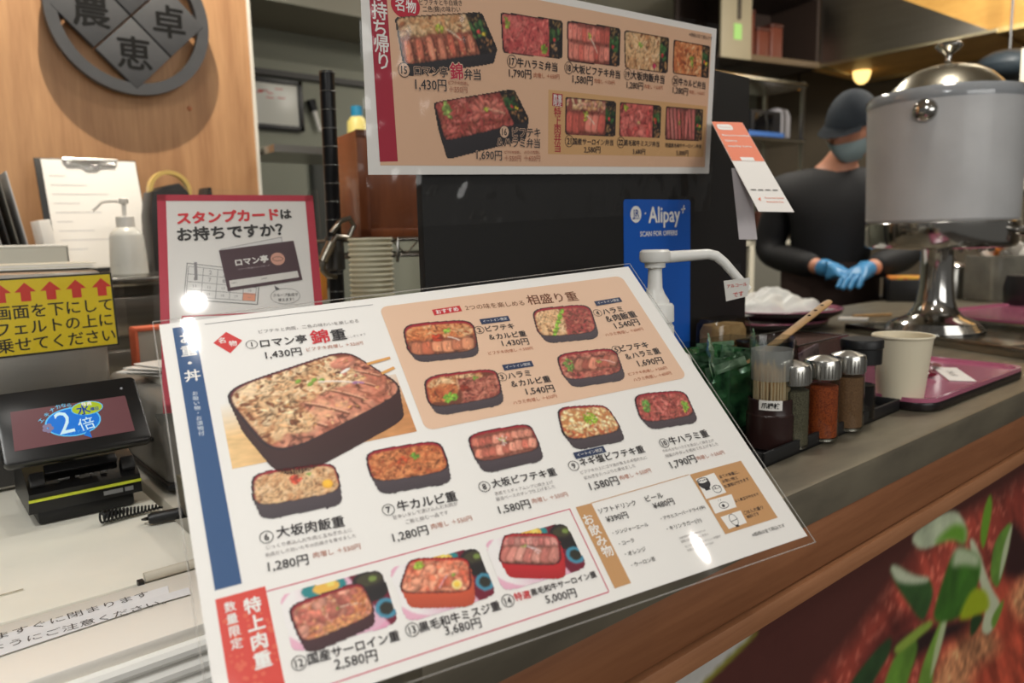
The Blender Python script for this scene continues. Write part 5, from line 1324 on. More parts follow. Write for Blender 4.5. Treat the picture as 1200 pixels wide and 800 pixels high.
me = bpy.data.meshes.new('label_text'); me.from_pydata(vv, [], f_); o2 = bpy.data.objects.new('label_text', me); COL.objects.link(o2); me.materials.append(mat('ink_black', (30, 28, 28), .6)); o2.parent = o; o2.matrix_local = Matrix.Translation(Vector((0, 0, .0002)))
rs = np.random.RandomState(12)
tp0 = MB().tube([(0, 0, 0), (0, 0, .003), (0, 0, .060), (0, 0, .065)], [.0004, .0011, .0011, .0004], 6).build('toothpick', mat('toothpick_wood', (252, 224, 180), .5))
for k in range(70):
    c = tp0 if k == 0 else tp0.copy()
    if k: COL.objects.link(c)
    r_, a_ = .0168 * math.sqrt(rs.rand()) if k > 34 else .0172, (k * 2 * math.pi / 34 if k <= 34 else rs.rand() * 6.28)
    c.location = (tc[0] + r_ * math.cos(a_), tc[1] + r_ * math.sin(a_), TZ + .0055 + .012 * rs.rand() + .008)
    c.rotation_euler = (.05 * (rs.rand() - .5), .05 * (rs.rand() - .5), 0)
    tag(c, 'pale wooden toothpick standing in the brown toothpick cup', 'toothpick', 'toothpicks in the brown cup')

m_jar = glass_mat('jar_glass', (226, 228, 226), .04, 1.45, 1.0)
m_lid = mat('jar_lid_steel', (186, 184, 178), .24, 1.0)
def spice(name, label, base, fill, r=.0182, h=.088, powder=.058):
    t = thing(name, label, 'jar', tuple(base))
    MB().lathe([(0, 0), (r * .96, 0), (r, .002), (r, h - .024), (r * .94, h - .019), (0, h - .019)], n=40).build('glass', m_jar, t)
    MB().lathe([(0, .003), (r * .92, .003), (r * .93, powder), (r * .7, powder + .001), (0, powder + .002)], n=36).build('spice', fill, t)
    MB().lathe([(0, -.0008), (r * .9, -.0008), (r * .9, .0018), (0, .0018)], n=32).build('bottom', m_lid, t)
    b = MB(); b.lathe([(r * .98, h - .022), (r * 1.04, h - .021), (r * 1.04, h - .004), (r * .98, h - .001), (r * .55, h + .002), (r * .2, h + .0035), (0, h + .0038)], n=44); b.build('lid', m_lid, t)
    b = MB()
    for k in range(30):
        a = 2 * math.pi * k / 30; b.tube([(r * 1.04 * math.cos(a), r * 1.04 * math.sin(a), h - .0195), (r * 1.04 * math.cos(a), r * 1.04 * math.sin(a), h - .006)], .0006, 5)
    b.build('lid_ribs', m_lid, t)
    return t
sp1 = on_tray(936, 526); sp1[2] = TZ; sp1[:2] += (.008, .014)
sp2 = on_tray(970, 517); sp2[2] = TZ; sp2[:2] += (.010, .014)
sp3 = on_tray(1001, 505); sp3[2] = TZ; sp3[:2] += (.010, .015)
spice('spice_jar', 'steel lidded glass jar of grey green pepper beside the toothpick cup', sp1, mat('pepper_grey', (122, 116, 92), .8, 0, .6, 900, col2=(70, 66, 52)), .0182, .088, .060)
spice('spice_jar', 'steel lidded glass jar of orange chilli powder in the condiment tray', sp2, mat('chilli_orange', (196, 92, 34), .8, 0, .6, 700, col2=(120, 46, 20)))
spice('spice_jar', 'steel lidded glass jar of brown spice behind the chilli jar', sp3, mat('spice_brown', (146, 108, 74), .8, 0, .4, 600), .0185, .086, .060)
sp4 = on_tray(1018, 494); sp4[2] = TZ; sp4[:2] += (.014, .018)
sy = thing('sauce_bottle', 'glass sauce bottle with a wide black cap at the tray end', 'bottle', tuple(sp4))
MB().lathe([(0, 0), (.0165, 0), (.0172, .002), (.0172, .040), (.0160, .052), (.0168, .068), (.0, .068)], n=36).build('glass', m_jar, sy)
MB().lathe([(0, .002), (.0158, .002), (.0160, .041), (.0, .042)], n=32).build('sauce', mat('soy_dark', (22, 14, 12), .2), sy)
MB().lathe([(.019, .066), (.0225, .067), (.0228, .085), (.0240, .086), (.0240, .094), (.0228, .096), (0, .0962)], n=40).build('cap', mat('cap_black', (22, 22, 23), .45), sy)

# seaweed packets in a clear bin
bn = thing('packet_bin', 'clear open bin full of green packets behind the menu edge', 'bin', (.735, .490, TZ), 0)
m_bin = glass_mat('bin_clear', (238, 240, 240), .05, 1.45, .8)
b = MB(); 
for s in (-1, 1): b.box((0, s * .044, .05), (.13, .0016, .10)); b.box((s * .065, 0, .05), (.0016, .088, .10))
b.box((0, 0, .0012), (.13, .088, .0018)); b.build('bin_walls', m_bin, bn)
rs = np.random.RandomState(21)
m_pk = [mat('packet_green', (84, 146, 92), .18, .25, .8, 60, col2=(34, 64, 46), coat=.6, bump=.3), mat('packet_dark', (56, 88, 64), .18, .2, .7, 70, col2=(120, 160, 124), coat=.6, bump=.3), mat('packet_pale', (170, 198, 168), .2, .2, .6, 50, col2=(70, 124, 80), coat=.6, bump=.3)]
def packet(w_, h_, seed):
    r = np.random.RandomState(seed); ph = r.rand(8) * 6
    b = MB()
    def crease(a, c): return .0022 * (abs(math.sin(5 * a + 3 * c + ph[0])) + .7 * abs(math.sin(9 * c - 4 * a + ph[1])) - .8) + .0025 * math.sin(4 * a + ph[2]) * math.sin(3 * c + ph[3])
    for sgn in (1, -1):
        b.grid(lambda a, c: ((a - .5) * w_, sgn * .0034 * (max(0.0, 16 * a * (1 - a) * c * (1 - c))) ** .3 + crease(a, c), (c - .5) * h_), 14, 14)
    for e in (.485, -.485): b.box((0, crease(.5, .5), e * h_), (w_, .0012, .006), 0)
    return b
protos = [packet(.056, .066, k).build('seaweed_packet', m_pk[k % 3], None, True, 12) for k in range(6)]
for k in range(20):
    c = protos[k] if k < 6 else protos[k % 6].copy()
    if k >= 6: COL.objects.link(c)
    row = k % 2; i = k // 2
    c.location = (.703 + .064 * row + .006 * (rs.rand() - .5), .455 + .0080 * i, 1.045 + .010 * rs.rand() + .0012 * i)
    c.rotation_euler = (-.10 + .22 * (rs.rand() - .5), .5 * (rs.rand() - .5), -.25 + .5 * (rs.rand() - .5))
    if k in (5, 8): c.rotation_euler = (-.5, 1.1, .1); c.location.z = 1.078
    tag(c, 'shiny green seaweed packet in the clear bin behind the menu edge', 'packet', 'green packets in the clear bin')
# clear tub with tan lid
tb_c = ond(852, 402, .88); tbx = thing('clear_tub', 'clear rounded tub of tan sachets in front of the black board', 'tub', (.832, .5665, 1.0), 0)
def tubgeo(s, z0, z1, inner=0):
    pts = rrect(.078 - inner, .044 - inner, .014, 6); pt2 = rrect(.070 - inner, .038 - inner, .012, 6)
    b = MB(); t = bmesh.new(); n = len(pts)
    r0 = [t.verts.new((x, y, z0)) for x, y in pts]; r1 = [t.verts.new((x, y, z1 - .008)) for x, y in pts]; r2 = [t.verts.new((x, y, z1)) for x, y in pt2]
    for a_, c_ in ((r0, r1), (r1, r2)):
        for k in range(n): t.faces.new((a_[k], a_[(k + 1) % n], c_[(k + 1) % n], c_[k]))
    t.faces.new(r2); t.faces.new(r0[::-1]); b._add(t); return b
tubgeo(1, .0, .120).build('tub', glass_mat('tub_clear', (226, 220, 206), .08, 1.5, 1.2), tbx)
tubgeo(1, .002, .112, .008).build('contents', mat('tan_sachets', (206, 182, 142), .5, 0, .5, 40, col2=(150, 124, 90)), tbx)
MB().tube([(-.039, -.0225, .09), (0, -.023, .089), (.039, -.0225, .09)], .0022, 8).build('rim', glass_mat('tub_rim', (210, 206, 196), .08, 1.5, 2.2), tbx)
# clear cutlery box with wooden tongs
ub = thing('cutlery_box', 'clear acrylic box behind the spice jars holding a wooden stick', 'box', (.888, .500, TZ), .038)
b = MB()
for s in (-1, 1): b.box((0, s * .040, .045), (.13, .002, .088)); b.box((s * .065, 0, .045), (.002, .08, .088))
b.box((0, 0, .0015), (.13, .08, .002)); b.build('box_walls', glass_mat('cutlery_clear', (214, 200, 206), .05, 1.45, 1.2), ub)
b = MB(); b.tube([(.067, -.041, .089), (-.066, -.041, .089)], .0016, 8); b.tube([(.067, -.041, .089), (.067, .041, .089)], .0016, 8); b.tube([(-.067, -.041, .089), (-.067, .041, .089)], .0016, 8); b.tube([(-.067, .041, .089), (.067, .041, .089)], .0016, 8); b.build('rim', glass_mat('tub_rim', (210, 206, 196), .08, 1.5, 2.2), ub)
P0, P1 = ond(888, 418, .86), ond(972, 353, .90); P0b = P0 + (P0 - P1) * .55
wt = thing('wooden_stick', 'plain wooden stick with dark marks leaning out of the clear box', 'stick', tuple(P0b))
d_ = Vector(P1 - P0b); MB().tube([(0, 0, 0), tuple(d_ * .97), tuple(d_)], [.0062, .0062, .0045], 12, True, .55).build('stick', mat('stick_wood', (200, 158, 106), .5, 0, .2, 30), wt)
b = MB(); 
for k in range(3): b.lathe([(.0020, -.0006), (.0020, .0006)], tuple(d_ * (.80 + .06 * k) + Vector((-.004, -.0035, .0038))), None, 8)
b.build('burnt_mark', m_black, wt)
pk = thing('label_strip', 'narrow printed white strip tilted inside the clear box', 'strip', tuple(ond(948, 415, .93)), -.1)
MB().box((0, 0, 0), (.04, .002, .016), .0004, (0, -.25, 0)).build('strip', mat('strip_white', (206, 206, 206), .4, 0, .6, 160, col2=(120, 120, 124)), pk)

# lunch trays
def lunch_tray(name, label, c, w_, d_, rz, r=.03, group=None):
    t = thing(name, label, 'tray', c, rz, group)
    b = MB(); b.prism(rrect(w_, d_, r, 8), .001, .012, None, .002); b.build('black_body', mat('lacquer_black', (28, 22, 24), .3), t)
    b = MB(); pts = rrect(w_ - .002, d_ - .002, r, 8); n = len(pts); tm_ = bmesh.new(); R0 = [tm_.verts.new((x, y, .017)) for x, y in pts]; R1 = [tm_.verts.new((x * .965, y * .945, .0165)) for x, y in pts]; R2 = [tm_.verts.new((x * .955, y * .93, .0125)) for x, y in pts]; R3 = [tm_.verts.new((x * 1.0, y * 1.0, .011)) for x, y in pts]
    for a_, c_ in ((R3, R0), (R0, R1), (R1, R2)):
        for k in range(n): tm_.faces.new((a_[k], a_[(k + 1) % n], c_[(k + 1) % n], c_[k]))
    tm_.faces.new(R2); b._add(tm_); b.build('pink_surface', mat('lacquer_pink', (184, 104, 132), .22, 0, .1, 6, coat=.4), t)
    return t
lt = lunch_tray('lunch_tray', 'pink and black lunch tray under the paper cup at the counter edge', (1.155, .462, 1.0), .355, .20, R_(-.5))
cu = on_tray(1055, 470); cup_c = (1.003, .4115, 1.0133)
pc = thing('paper_cup', 'large cream paper cup standing on the pink lunch tray', 'cup', cup_c)
MB().lathe([(0, .003), (.0262, .003), (.0267, .0), (.0276, .0), (.0354, .077), (.0369, .0775), (.0375, .079), (.0367, .0807), (.0344, .080), (.0268, .005), (0, .005)], n=56).build('cup_wall', mat('cup_cream', (230, 220, 194), .45), pc)
npk = PL((1.17, .378, 1.0128), (.85, .53, 0), (-.53, .85, 0)); pt = thing('paper_sleeve', 'white printed chopstick sleeve lying on the lunch tray', 'sleeve', matrix=npk.mat())
MB().box((.05, .018, .001), (.11, .034, .0016), .0004).build('sleeve', m_paper, pt)
p = Print(npk); p.text('おてもと', (.03, .02), (.07, .02), (90, 86, 86), .01, .0021); p.build('print', pt)
MB().tube([(1.155, .43, 1.018), (1.18, .455, 1.026), (1.215, .46, 1.022), (1.24, .455, 1.018)], .006, 10, True, .5).build('red_spoon', mat('spoon_red', (110, 26, 44), .2, coat=.5))
tag(bpy.data.objects['red_spoon'], 'dark red lacquer spoon on the lunch tray behind the cup', 'spoon')
# round tray stack with plastic bag
rt = onz(927, 383, 1.0)
for k, (dx, dy) in enumerate(((-.03, .05), (.0, .03))):
    t = thing('round_tray', ('upper' if k else 'lower') + ' round pink tray of the pair under the white plastic bag', 'tray', (rt[0] - .02 + dx, rt[1] + dy, 1.0 + .0245 * k), 0, 'round pink trays')
    MB().lathe([(0, .001), (.125, .001), (.150, .014), (.152, .022), (.1525, .023)], n=56).build('black_underside', mat('lacquer_black', (28, 22, 24), .3), t)
    MB().lathe([(.1525, .023), (.1515, .0242), (.147, .0235), (.135, .0160), (0, .0150)], n=56).build('pink_surface', mat('lacquer_pink', (184, 104, 132), .22, 0, .1, 6, coat=.4), t)
bgO = np.array([rt[0] - .04, rt[1] + .04, 1.0430])
b = MB(); rs = np.random.RandomState(31)
def bagf(a, c):
    u_, v_ = (a - .5) * 2, (c - .5) * 2; r = max(0, 1 - (abs(u_) ** 2.5 + abs(v_) ** 2.5)) ** .45
    return (u_ * .135, v_ * .085, .050 * r * (.66 + .34 * math.sin(4.2 * u_ + 1.2) * math.cos(3 * v_)) + .010 * r * (abs(math.sin(7 * u_ + 5 * v_ + 2 * math.sin(5 * v_))) + .6 * abs(math.sin(11 * v_ - 6 * u_)) - .8))
b.grid(bagf, 56, 40); o = b.build('plastic_bag', mat('bag_white', (226, 228, 224), .3, trans=.1, bump=.3, nscale=30), None, True, 180); o.location = tuple(bgO); o.rotation_euler = (0, 0, -.35); tag(o, 'crumpled white plastic bag lying on the round pink trays', 'bag')
o = MB().box((0, 0, .003), (.05, .07, .006), .002, (0, 0, .4)).build('white_wipe', m_paper); o.location = tuple(onz(1000, 375, 1.0)); tag(o, 'small folded white wipe beside the round trays', 'wipe')
o = MB().tube([(-.045, .03, .004), (.045, -.03, .004)], .004, 10).build('chopstick', mat('stick_wood', (200, 158, 106), .5, 0, .2, 30)); o.location = tuple(onz(1022, 371, 1.0)); tag(o, 'brown wooden chopstick lying beside the white wipe', 'chopstick')

# drip tray and drink dispenser
DX = Vector((-.159, -.378, 0)).normalized(); DY = Vector((-DX.y, DX.x, 0))   # along the near edge, and away from the eye
dO_ = Vector((1.662, .791, 1.0))
dt = thing('drip_tray', 'shallow steel drip tray under the drink dispenser', 'tray', tuple(dO_ + DX * .26 + DY * .14), math.atan2(DX.y, DX.x))
b = MB(); b.box((0, 0, .004), (.56, .29, .006), .002)
for s in (-1, 1): b.box((0, s * .143, .010), (.56, .006, .020), .0025); b.box((s * .277, 0, .010), (.006, .29, .020), .0025)
b.build('pan', mat('drip_steel', (150, 148, 142), .2, 1.0), dt)
b = MB()
for k in range(14): b.box((.10 + .0125 * k, 0.0, .0145), (.0055, .24, .003), .001)
b.build('grate', mat('grate_dark', (88, 80, 70), .4, .7), dt)
dc = np.array([1.752, .655, 1.0075])
dd = thing('drink_dispenser', 'tall frosted drink dispenser on a chrome pedestal', 'dispenser', tuple(dc))
m_chd = mat('dispenser_chrome', (190, 188, 184), .12, 1.0)
prof = [(0, 0), (.098, 0), (.0985, .003)]
for k in range(4): prof += [(.0985 - .004 * k, .003 + .0045 * k), (.0985 - .004 * k - .0005, .006 + .0045 * k)]
prof += [(.083, .0215), (.074, .026), (.060, .031), (.0525, .035), (.049, .039), (.0495, .0405), (.043, .050), (.037, .068), (.0335, .095), (.0320, .13), (.0325, .175), (.036, .18), (0, .18)]
MB().lathe(prof, n=72).build('pedestal', m_chd, dd)
MB().lathe([(0, .176), (.05, .177), (.13, .180), (.141, .183), (.1455, .190), (.1462, .233), (.143, .236), (0, .236)], n=80).build('base_band', m_chd, dd)
for k in range(7):
    a = R_(200 + 24 * k); MB().sphere((.10 * math.cos(a), .10 * math.sin(a), .176), .006, 1, 1, .8, 12).build('rivet', m_chd, dd)
m_tank = mat('frosted_tank', (208, 209, 210), .42, 0, .12, 9, None, .08, coat=.12, trans=.12)
MB().lathe([(.1415, .236), (.1445, .24), (.1475, .36), (.1505, .478), (.150, .490), (.145, .499), (.125, .503), (.108, .503)], n=96).build('tank', m_tank, dd)
MB().lathe([(.135, .502), (.145, .4995), (.1515, .492), (.1535, .482), (.1525, .474)], n=96).build('tank_rim', film_mat('tank_rim_glass', .06, 1.6, 1.5, (.72, .74, .76)), dd)
m_lidd = mat('lid_brushed', (190, 184, 166), .26, 1.0, .06, 8)
MB().lathe([(.110, .500), (.112, .504), (.108, .509), (.099, .520), (.083, .536), (.061, .549), (.034, .557), (0, .559)], n=80).build('lid', m_lidd, dd)
MB().lathe([(.011, .557), (.008, .562), (.0055, .572), (.0075, .580), (.018, .588), (.0255, .595), (.0262, .599), (.021, .604), (.010, .607), (0, .6075)], n=40).build('lid_knob', m_chd, dd)
vb = Vector((CO[0] - dc[0], CO[1] - dc[1], 0)).normalized(); rb = Vector((-vb.y, vb.x, 0))
ba = vb * math.cos(.24) - rb * math.sin(.24)
bp_ = ba * .150 + Vector((0, 0, .452))
MB().lathe([(0, .016), (.010, .015), (.018, .010), (.0225, .003), (.0235, 0), (.0235, -.004), (0, -.004)], tuple(bp_), ba.to_track_quat('Z', 'Y').to_matrix(), 40).build('wall_boss', m_chd, dd)
ta = vb * math.cos(1.25) + rb * math.sin(1.25); tp_ = ta * .146 + Vector((0, 0, .214))
b = MB(); b.tube([tuple(ta * .13 + Vector((0, 0, .214))), tuple(ta * .185 + Vector((0, 0, .214)))], .010, 16); b.tube([tuple(ta * .178 + Vector((0, 0, .226))), tuple(ta * .180 + Vector((0, 0, .18)))], .007, 14); b.tube([tuple(ta * .178 + Vector((0, 0, .225))), tuple(ta * .205 + Vector((0, 0, .255)))], .005, 12)
b.build('tap', m_chd, dd)
# tray beyond the dispenser, canister, jar
lunch_tray('lunch_tray', 'pink lunch tray on the counter behind the dispenser pedestal', (2.18, .62, 1.0), .42, .30, -.2)
def at_back(x, y): q = onz(x, y, 1.0); return q
cn = at_back(1115, 349); t = thing('steel_canister', 'small steel canister with a knob lid behind the pedestal', 'canister', tuple(cn))
k_ = .035
MB().lathe([(0, 0), (k_, 0), (k_, .098), (k_ * .96, .102), (0, .102)], n=32).build('body', mat('canister_steel', (170, 168, 162), .28, 1.0), t); MB().lathe([(k_ * 1.05, .1), (k_ * 1.05, .106), (k_ * .7, .116), (k_ * .25, .121), (0, .122)], n=32).build('lid', m_chrome, t); MB().sphere((0, 0, .129), .009).build('knob', m_chrome, t)
jr = at_back(1166, 351); t = thing('glass_jar', 'square glass jar stuffed with white and orange packs behind the dispenser', 'jar', tuple(jr), -.5)
b = MB(); b.prism(rrect(.145, .145, .03, 6), 0, .142, None, .006); b.build('glass', mat('jar_cloudy', (168, 166, 156), .12, 0, .3, 14, trans=.55, ior=1.2), t)
for i in range(9):
    a = i * .7; o = MB().box((.045 * math.cos(a) * (i % 3) / 2, .045 * math.sin(a) * (i % 3) / 2, .158 + .006 * (i % 4)), (.085, .012, .045), .004, (.5 * math.sin(i * 2.1), .6 * math.cos(i * 1.7), a)).build('wet_wipe_pack', mat('pack_orange', (232, 130, 30), .4) if i in (2, 5) else mat('pack_white', (224, 220, 210), .4))
    o.location = tuple(jr); tag(o, ('orange' if i in (2, 5) else 'white') + ' small pack sticking out of the square glass jar', 'pack', ('orange' if i in (2, 5) else 'white') + ' packs in the square jar')
bx = at_back(1060, 351); t = thing('food_box', 'black lunch box with red and yellow contents in front of the worker', 'box', tuple(bx), .5)
b = MB(); b.prism(rrect(.16, .12, .012, 4), 0, .07, None, .004); b.build('box', m_black, t)
MB().box((0, 0, .072), (.145, .105, .01), .004).build('food', mat('food_mix', (200, 60, 40), .6, 0, .8, 30, col2=(220, 190, 60)), t)
o = at_back(1206, 362); t = thing('black_pot', 'round black pot at the right edge of the counter', 'pot', tuple(o)); MB().lathe([(0, 0), (.05, 0), (.062, .015), (.066, .06), (.058, .095), (0, .1)], n=36).build('pot_body', m_black, t); MB().sphere((0, 0, .106), .01).build('knob', m_black, t)
# ------------------------------------------------------------------ kitchen behind: hood, cabinets, shelves, worker
m_hood = mat('hood_steel', (150, 146, 138), .28, 1.0, .1, 3, (1, 1, 12), .02)
XH = 4.5
hc = onx(1167, 38, XH); hl = onx(960, 80, XH); ht = onx(1060, 0, XH)
hd = thing('range_hood', 'large slanting steel range hood over the kitchen line', 'hood', (XH, hc[1], hc[2]))
b = MB()
yz = [(hc[1], hc[2]), (hl[1], hc[2]), (hl[1], 2.655), (ht[1], ht[2])]
# the top edge slopes as seen: extend the slanted top to the ceiling
sl = (ht[2] - hc[2]) / (ht[1] - hc[1]); yz[3] = (hc[1] + (2.655 - hc[2]) / sl, 2.655)
if yz[3][0] > hl[1]: yz[3] = (hl[1] - .01, 2.655)
t = bmesh.new(); f0 = [t.verts.new((0, y - hc[1], z - hc[2])) for y, z in yz]; f1 = [t.verts.new((.7, y - hc[1], z - hc[2])) for y, z in yz]
t.faces.new(f0); t.faces.new(f1[::-1])
for k in range(4):
    if k != 0: t.faces.new((f0[k], f0[(k + 1) % 4], f1[(k + 1) % 4], f1[k]))
bmesh.ops.recalc_face_normals(t, faces=list(t.faces)); b._add(t); b.build('hood_shell', m_hood, hd)
ln = hl[1] - hc[1]
MB().box((-.006, ln / 2, .008), (.014, ln + .02, .018), .003).build('lower_rim', mat('hood_rim', (190, 180, 150), .3, 1.0), hd)
b = MB()
for k in range(16): b.box((.2 + .02 * k, ln * .45, .04), (.010, ln * .5, .03), 0, (0, .5, 0))
b.build('grease_filter', mat('filter_steel', (120, 110, 90), .4, .9), hd)
slab('wall_soffit', XH + .03, XH + .8, hc[1] - 1.5, hl[1] + .1, hc[2] + .012, 2.66, wood('yellow_wood', (176, 128, 60), (206, 160, 84), (4, 1, 4), .5, .03))
slab('trim_4', XH - .01, XH + .03, hc[1] - 1.5, hc[1] - .005, hc[2] - .005, hc[2] + .02, mat('soffit_edge', (196, 170, 110), .5))
# dark bottles under the hood
# open cabinet left of the hood
A_ = ond(842, 67, 4.19); B_ = np.array([XH - .01, hl[1], A_[2]])
ex = (B_ - A_); ex[2] = 0; wd = np.linalg.norm(ex); ang = math.atan2(ex[1], ex[0])
cb = thing('wall_cabinet', 'dark open wall cabinet with a beige door left of the range hood', 'cabinet', (A_[0], A_[1], A_[2]), ang)
m_cab = mat('cabinet_beige', (150, 140, 116), .5, 0, .1, 4); m_cin = mat('cabinet_inside', (44, 32, 26), .6)
px2m = wd / (965 - 842)
b = MB(); ch = 2.65 - A_[2]
b.box((wd / 2, .38, ch / 2), (wd, .02, ch)); b.box((wd / 2, .2, .012), (wd, .4, .024), .002); b.box((wd - .012, .2, ch / 2), (.024, .4, ch)); b.box((35 * px2m, .2, ch / 2), (.02, .38, ch)); b.box((wd * .64, .2, ch * .93), (wd * .7, .38, .02))
b.build('carcass', m_cin, cb)
MB().box((wd / 2, -.004, .018), (wd, .012, .036), .002).build('bottom_edge', mat('cabinet_edge', (92, 76, 56), .5), cb)
MB().box((18 * px2m, -.008, ch / 2), (35 * px2m, .016, ch), .002).build('door', m_cab, cb)
MB().box((20 * px2m, -.022, .32), (.022, .014, .22), .004).build('handle', mat('handle_dark', (70, 64, 56), .4, .6), cb)
MB().box((19 * px2m, -.018, .145), (.058, .002, .085)).build('sticky_note', mat('note_green', (150, 196, 112), .6), cb)
for k, (xx, hh) in enumerate(((44, .26), (62, .17), (79, .20))):
    t = thing('storage_box', ('tall', 'short', 'middle')[k] + ' reddish brown container inside the dark open cabinet', 'container', tuple(Vector(A_) + Euler((0, 0, ang)).to_matrix() @ Vector((xx * px2m, .12, .0255))), ang)
    MB().prism(rrect(.10, .12, .015), 0, hh, None, .004).build('container', mat('container_brown', (96, 46, 30), .5), t); MB().prism(rrect(.106, .126, .015), hh, hh + .02, None, .004).build('lid', mat('container_lid', (70, 34, 24), .5), t)
# low kitchen line: steel table with shelf on the left of the worker
kt = thing('kitchen_table', 'steel kitchen table with a white framed fridge front behind the worker', 'table', (3.3, 2.35, 0), -.12)
ztop = ony(900, 267, 2.2)[2]
MB().box((0, 0, ztop - .02), (1.9, .6, .04), .006).build('table_top', mat('kitchen_steel', (176, 172, 160), .25, 1.0), kt)
MB().box((0, .02, ztop / 2 - .03), (1.86, .54, ztop - .08)).build('fridge_body', mat('fridge_grey', (128, 126, 116), .4, .3), kt)
b = MB()
for x in (-.62, .02, .66): b.box((x, -.262, ztop / 2), (.035, .02, ztop - .1), .003)
b.box((0, -.262, ztop - .07), (1.86, .02, .035), .003); b.build('door_frames', mat('frame_cream', (196, 190, 172), .5), kt)
ks = thing('kitchen_shelf', 'two level steel shelf above the kitchen table', 'shelf', (3.35, 2.55, 0), -.12)
b = MB()
zs = ony(900, 160, 2.35)[2]
b.box((0, 0, zs - .012), (1.7, .3, .022), .003); b.box((0, 0, zs + .30), (1.7, .3, .022), .003); b.build('boards', mat('kitchen_steel', (176, 172, 160), .25, 1.0), ks)
b = MB()
for x in (-.83, .83):
    for y in (-.13, .13): b.box((x, y, (ztop + zs + .32) / 2), (.02, .02, zs + .32 - ztop))
b.build('uprights', m_steel, ks)
def behind(px_, py_, Y): return ony(px_, py_, Y)
def put(o, P): o.location = tuple(P); return o
q = behind(891, 158, 2.50); o = thing('microwave', 'black microwave oven on the upper kitchen shelf', 'oven', (q[0], 2.56, zs), -.12)
MB().box((0, 0, .085), (.26, .22, .17), .008).build('case', m_black, o); MB().box((-.03, -.112, .09), (.16, .006, .12), .002).build('door_glass', mat('dark_glass', (12, 12, 13), .08), o)
q = behind(918, 150, 2.48); o = MB().prism(rrect(.16, .12, .05, 6), 0, .22, None, .05).build('grey_sack', mat('sack_grey', (146, 144, 148), .7, bump=.4, nscale=12)); o.location = (q[0] + .05, 2.55, zs); tag(o, 'pale grey sack beside the black microwave on the shelf', 'sack')
q = behind(900, 160, 2.40); o = MB().box((0, 0, .02), (.32, .05, .035), .006).build('blue_tray', mat('tray_blue', (56, 92, 150), .4)); o.location = (q[0] - .02, 2.42, zs); o.rotation_euler = (0, 0, -.12); tag(o, 'flat blue tray on the front edge of the upper kitchen shelf', 'tray')
for k, (px_, py_, col, nm) in enumerate(((845, 118, (30, 56, 130), 'blue'), (845, 138, (232, 130, 140), 'pink'), (845, 160, (206, 160, 206), 'lilac'))):
    q = behind(px_, py_, .95); o = MB().box((0, 0, 0), (.05, .06, .026 if k else .03), .010, None, 3).build('sponge_pack', mat('pack_' + nm, col, .5)); o.location = (q[0], .95, [0, 1.384, 1.3575][k] if k else 1.4125); tag(o, nm + ' packet in the small pile behind the right edge of the take-out menu', 'packet')
o = thing('pack_stand', 'slim grey stand with a black tube behind the take-out menu edge', 'stand', (behind(845, 165, .95)[0] + .01, .95, 1.0))
MB().box((0, 0, .335), (.07, .06, .016), .003).build('top_plate', m_steel, o); MB().tube([(0, 0, 0), (0, 0, .33)], .010, 12).build('leg', m_steel, o); MB().lathe([(0, 0), (.05, 0), (.05, .008), (0, .01)], n=30).build('base', m_steel, o)
o = thing('black_tumbler', 'black tube standing between the coloured packets and the kitchen shelf', 'tube', (behind(861, 150, 1.0)[0], 1.0, 1.0)); MB().lathe([(0, 0), (.017, 0), (.017, .42), (.016, .422), (0, .422)], n=28).build('tube_body', m_black, o); MB().tube([(.0165 * math.cos(k * .4), .0165 * math.sin(k * .4), .421) for k in range(17)], .0014, 6).build('bright_rim', m_steel, o)
# bottles and jars on the kitchen table
KT = lambda px_: behind(px_, 262, 2.12)
for k, (px_, hh, r, bc, cc, nm) in enumerate(((921, .17, .033, (226, 210, 190), (206, 40, 36), 'pale bottle with a red cap'), (893, .10, .04, (60, 34, 26), (30, 30, 30), 'dark jar with a black lid'), (908, .09, .04, (150, 70, 40), (196, 190, 180), 'brown jar with a pale lid'))):
    q = KT(px_); o = thing('sauce_jar', nm + ' on the kitchen table beside the worker', 'jar', (q[0], 2.13, ztop))
    MB().lathe([(0, 0), (r, 0), (r, hh * .75), (r * .6, hh * .85), (0, hh * .85)], n=24).build('jar_body', mat('jarbody%d' % k, bc, .3), o); MB().lathe([(r * .64, hh * .84), (r * .66, hh), (0, hh * 1.01)], n=24).build('jar_lid', mat('jarlid%d' % k, cc, .4), o)
# shelf seen right of the dispenser with a red and white packet
o = thing('side_rack', 'pale framed rack seen to the right of the drink dispenser', 'rack', (3.42, .78, 0))
b = MB()
for x in (0, .5):
    for y in (-.28, .22): b.box((x, y, .95), (.03, .03, 1.9))
b.build('posts', mat('frame_cream', (196, 190, 172), .5), o)
q1 = onx(1195, 222, 3.42)[2]; b = MB()
for z in (.4, 1.0, q1 - .01, q1 + .4): b.box((.25, -.03, z), (.53, .53, .02), .003)
b.build('boards', m_steel, o)
q = onx(1197, 215, 3.45); o = MB().box((0, 0, .055), (.09, .13, .11), .004).build('carton', mat('carton_cream', (222, 206, 180), .6)); o.location = (q[0] + .06, q[1], q1 + .0005); tag(o, 'cream carton with a red band on the rack right of the dispenser', 'carton')
r_ = MB().box((0, 0, .065), (.0915, .1315, .03), .002).build('red_band', mat('carton_red', (206, 70, 54), .6), o)
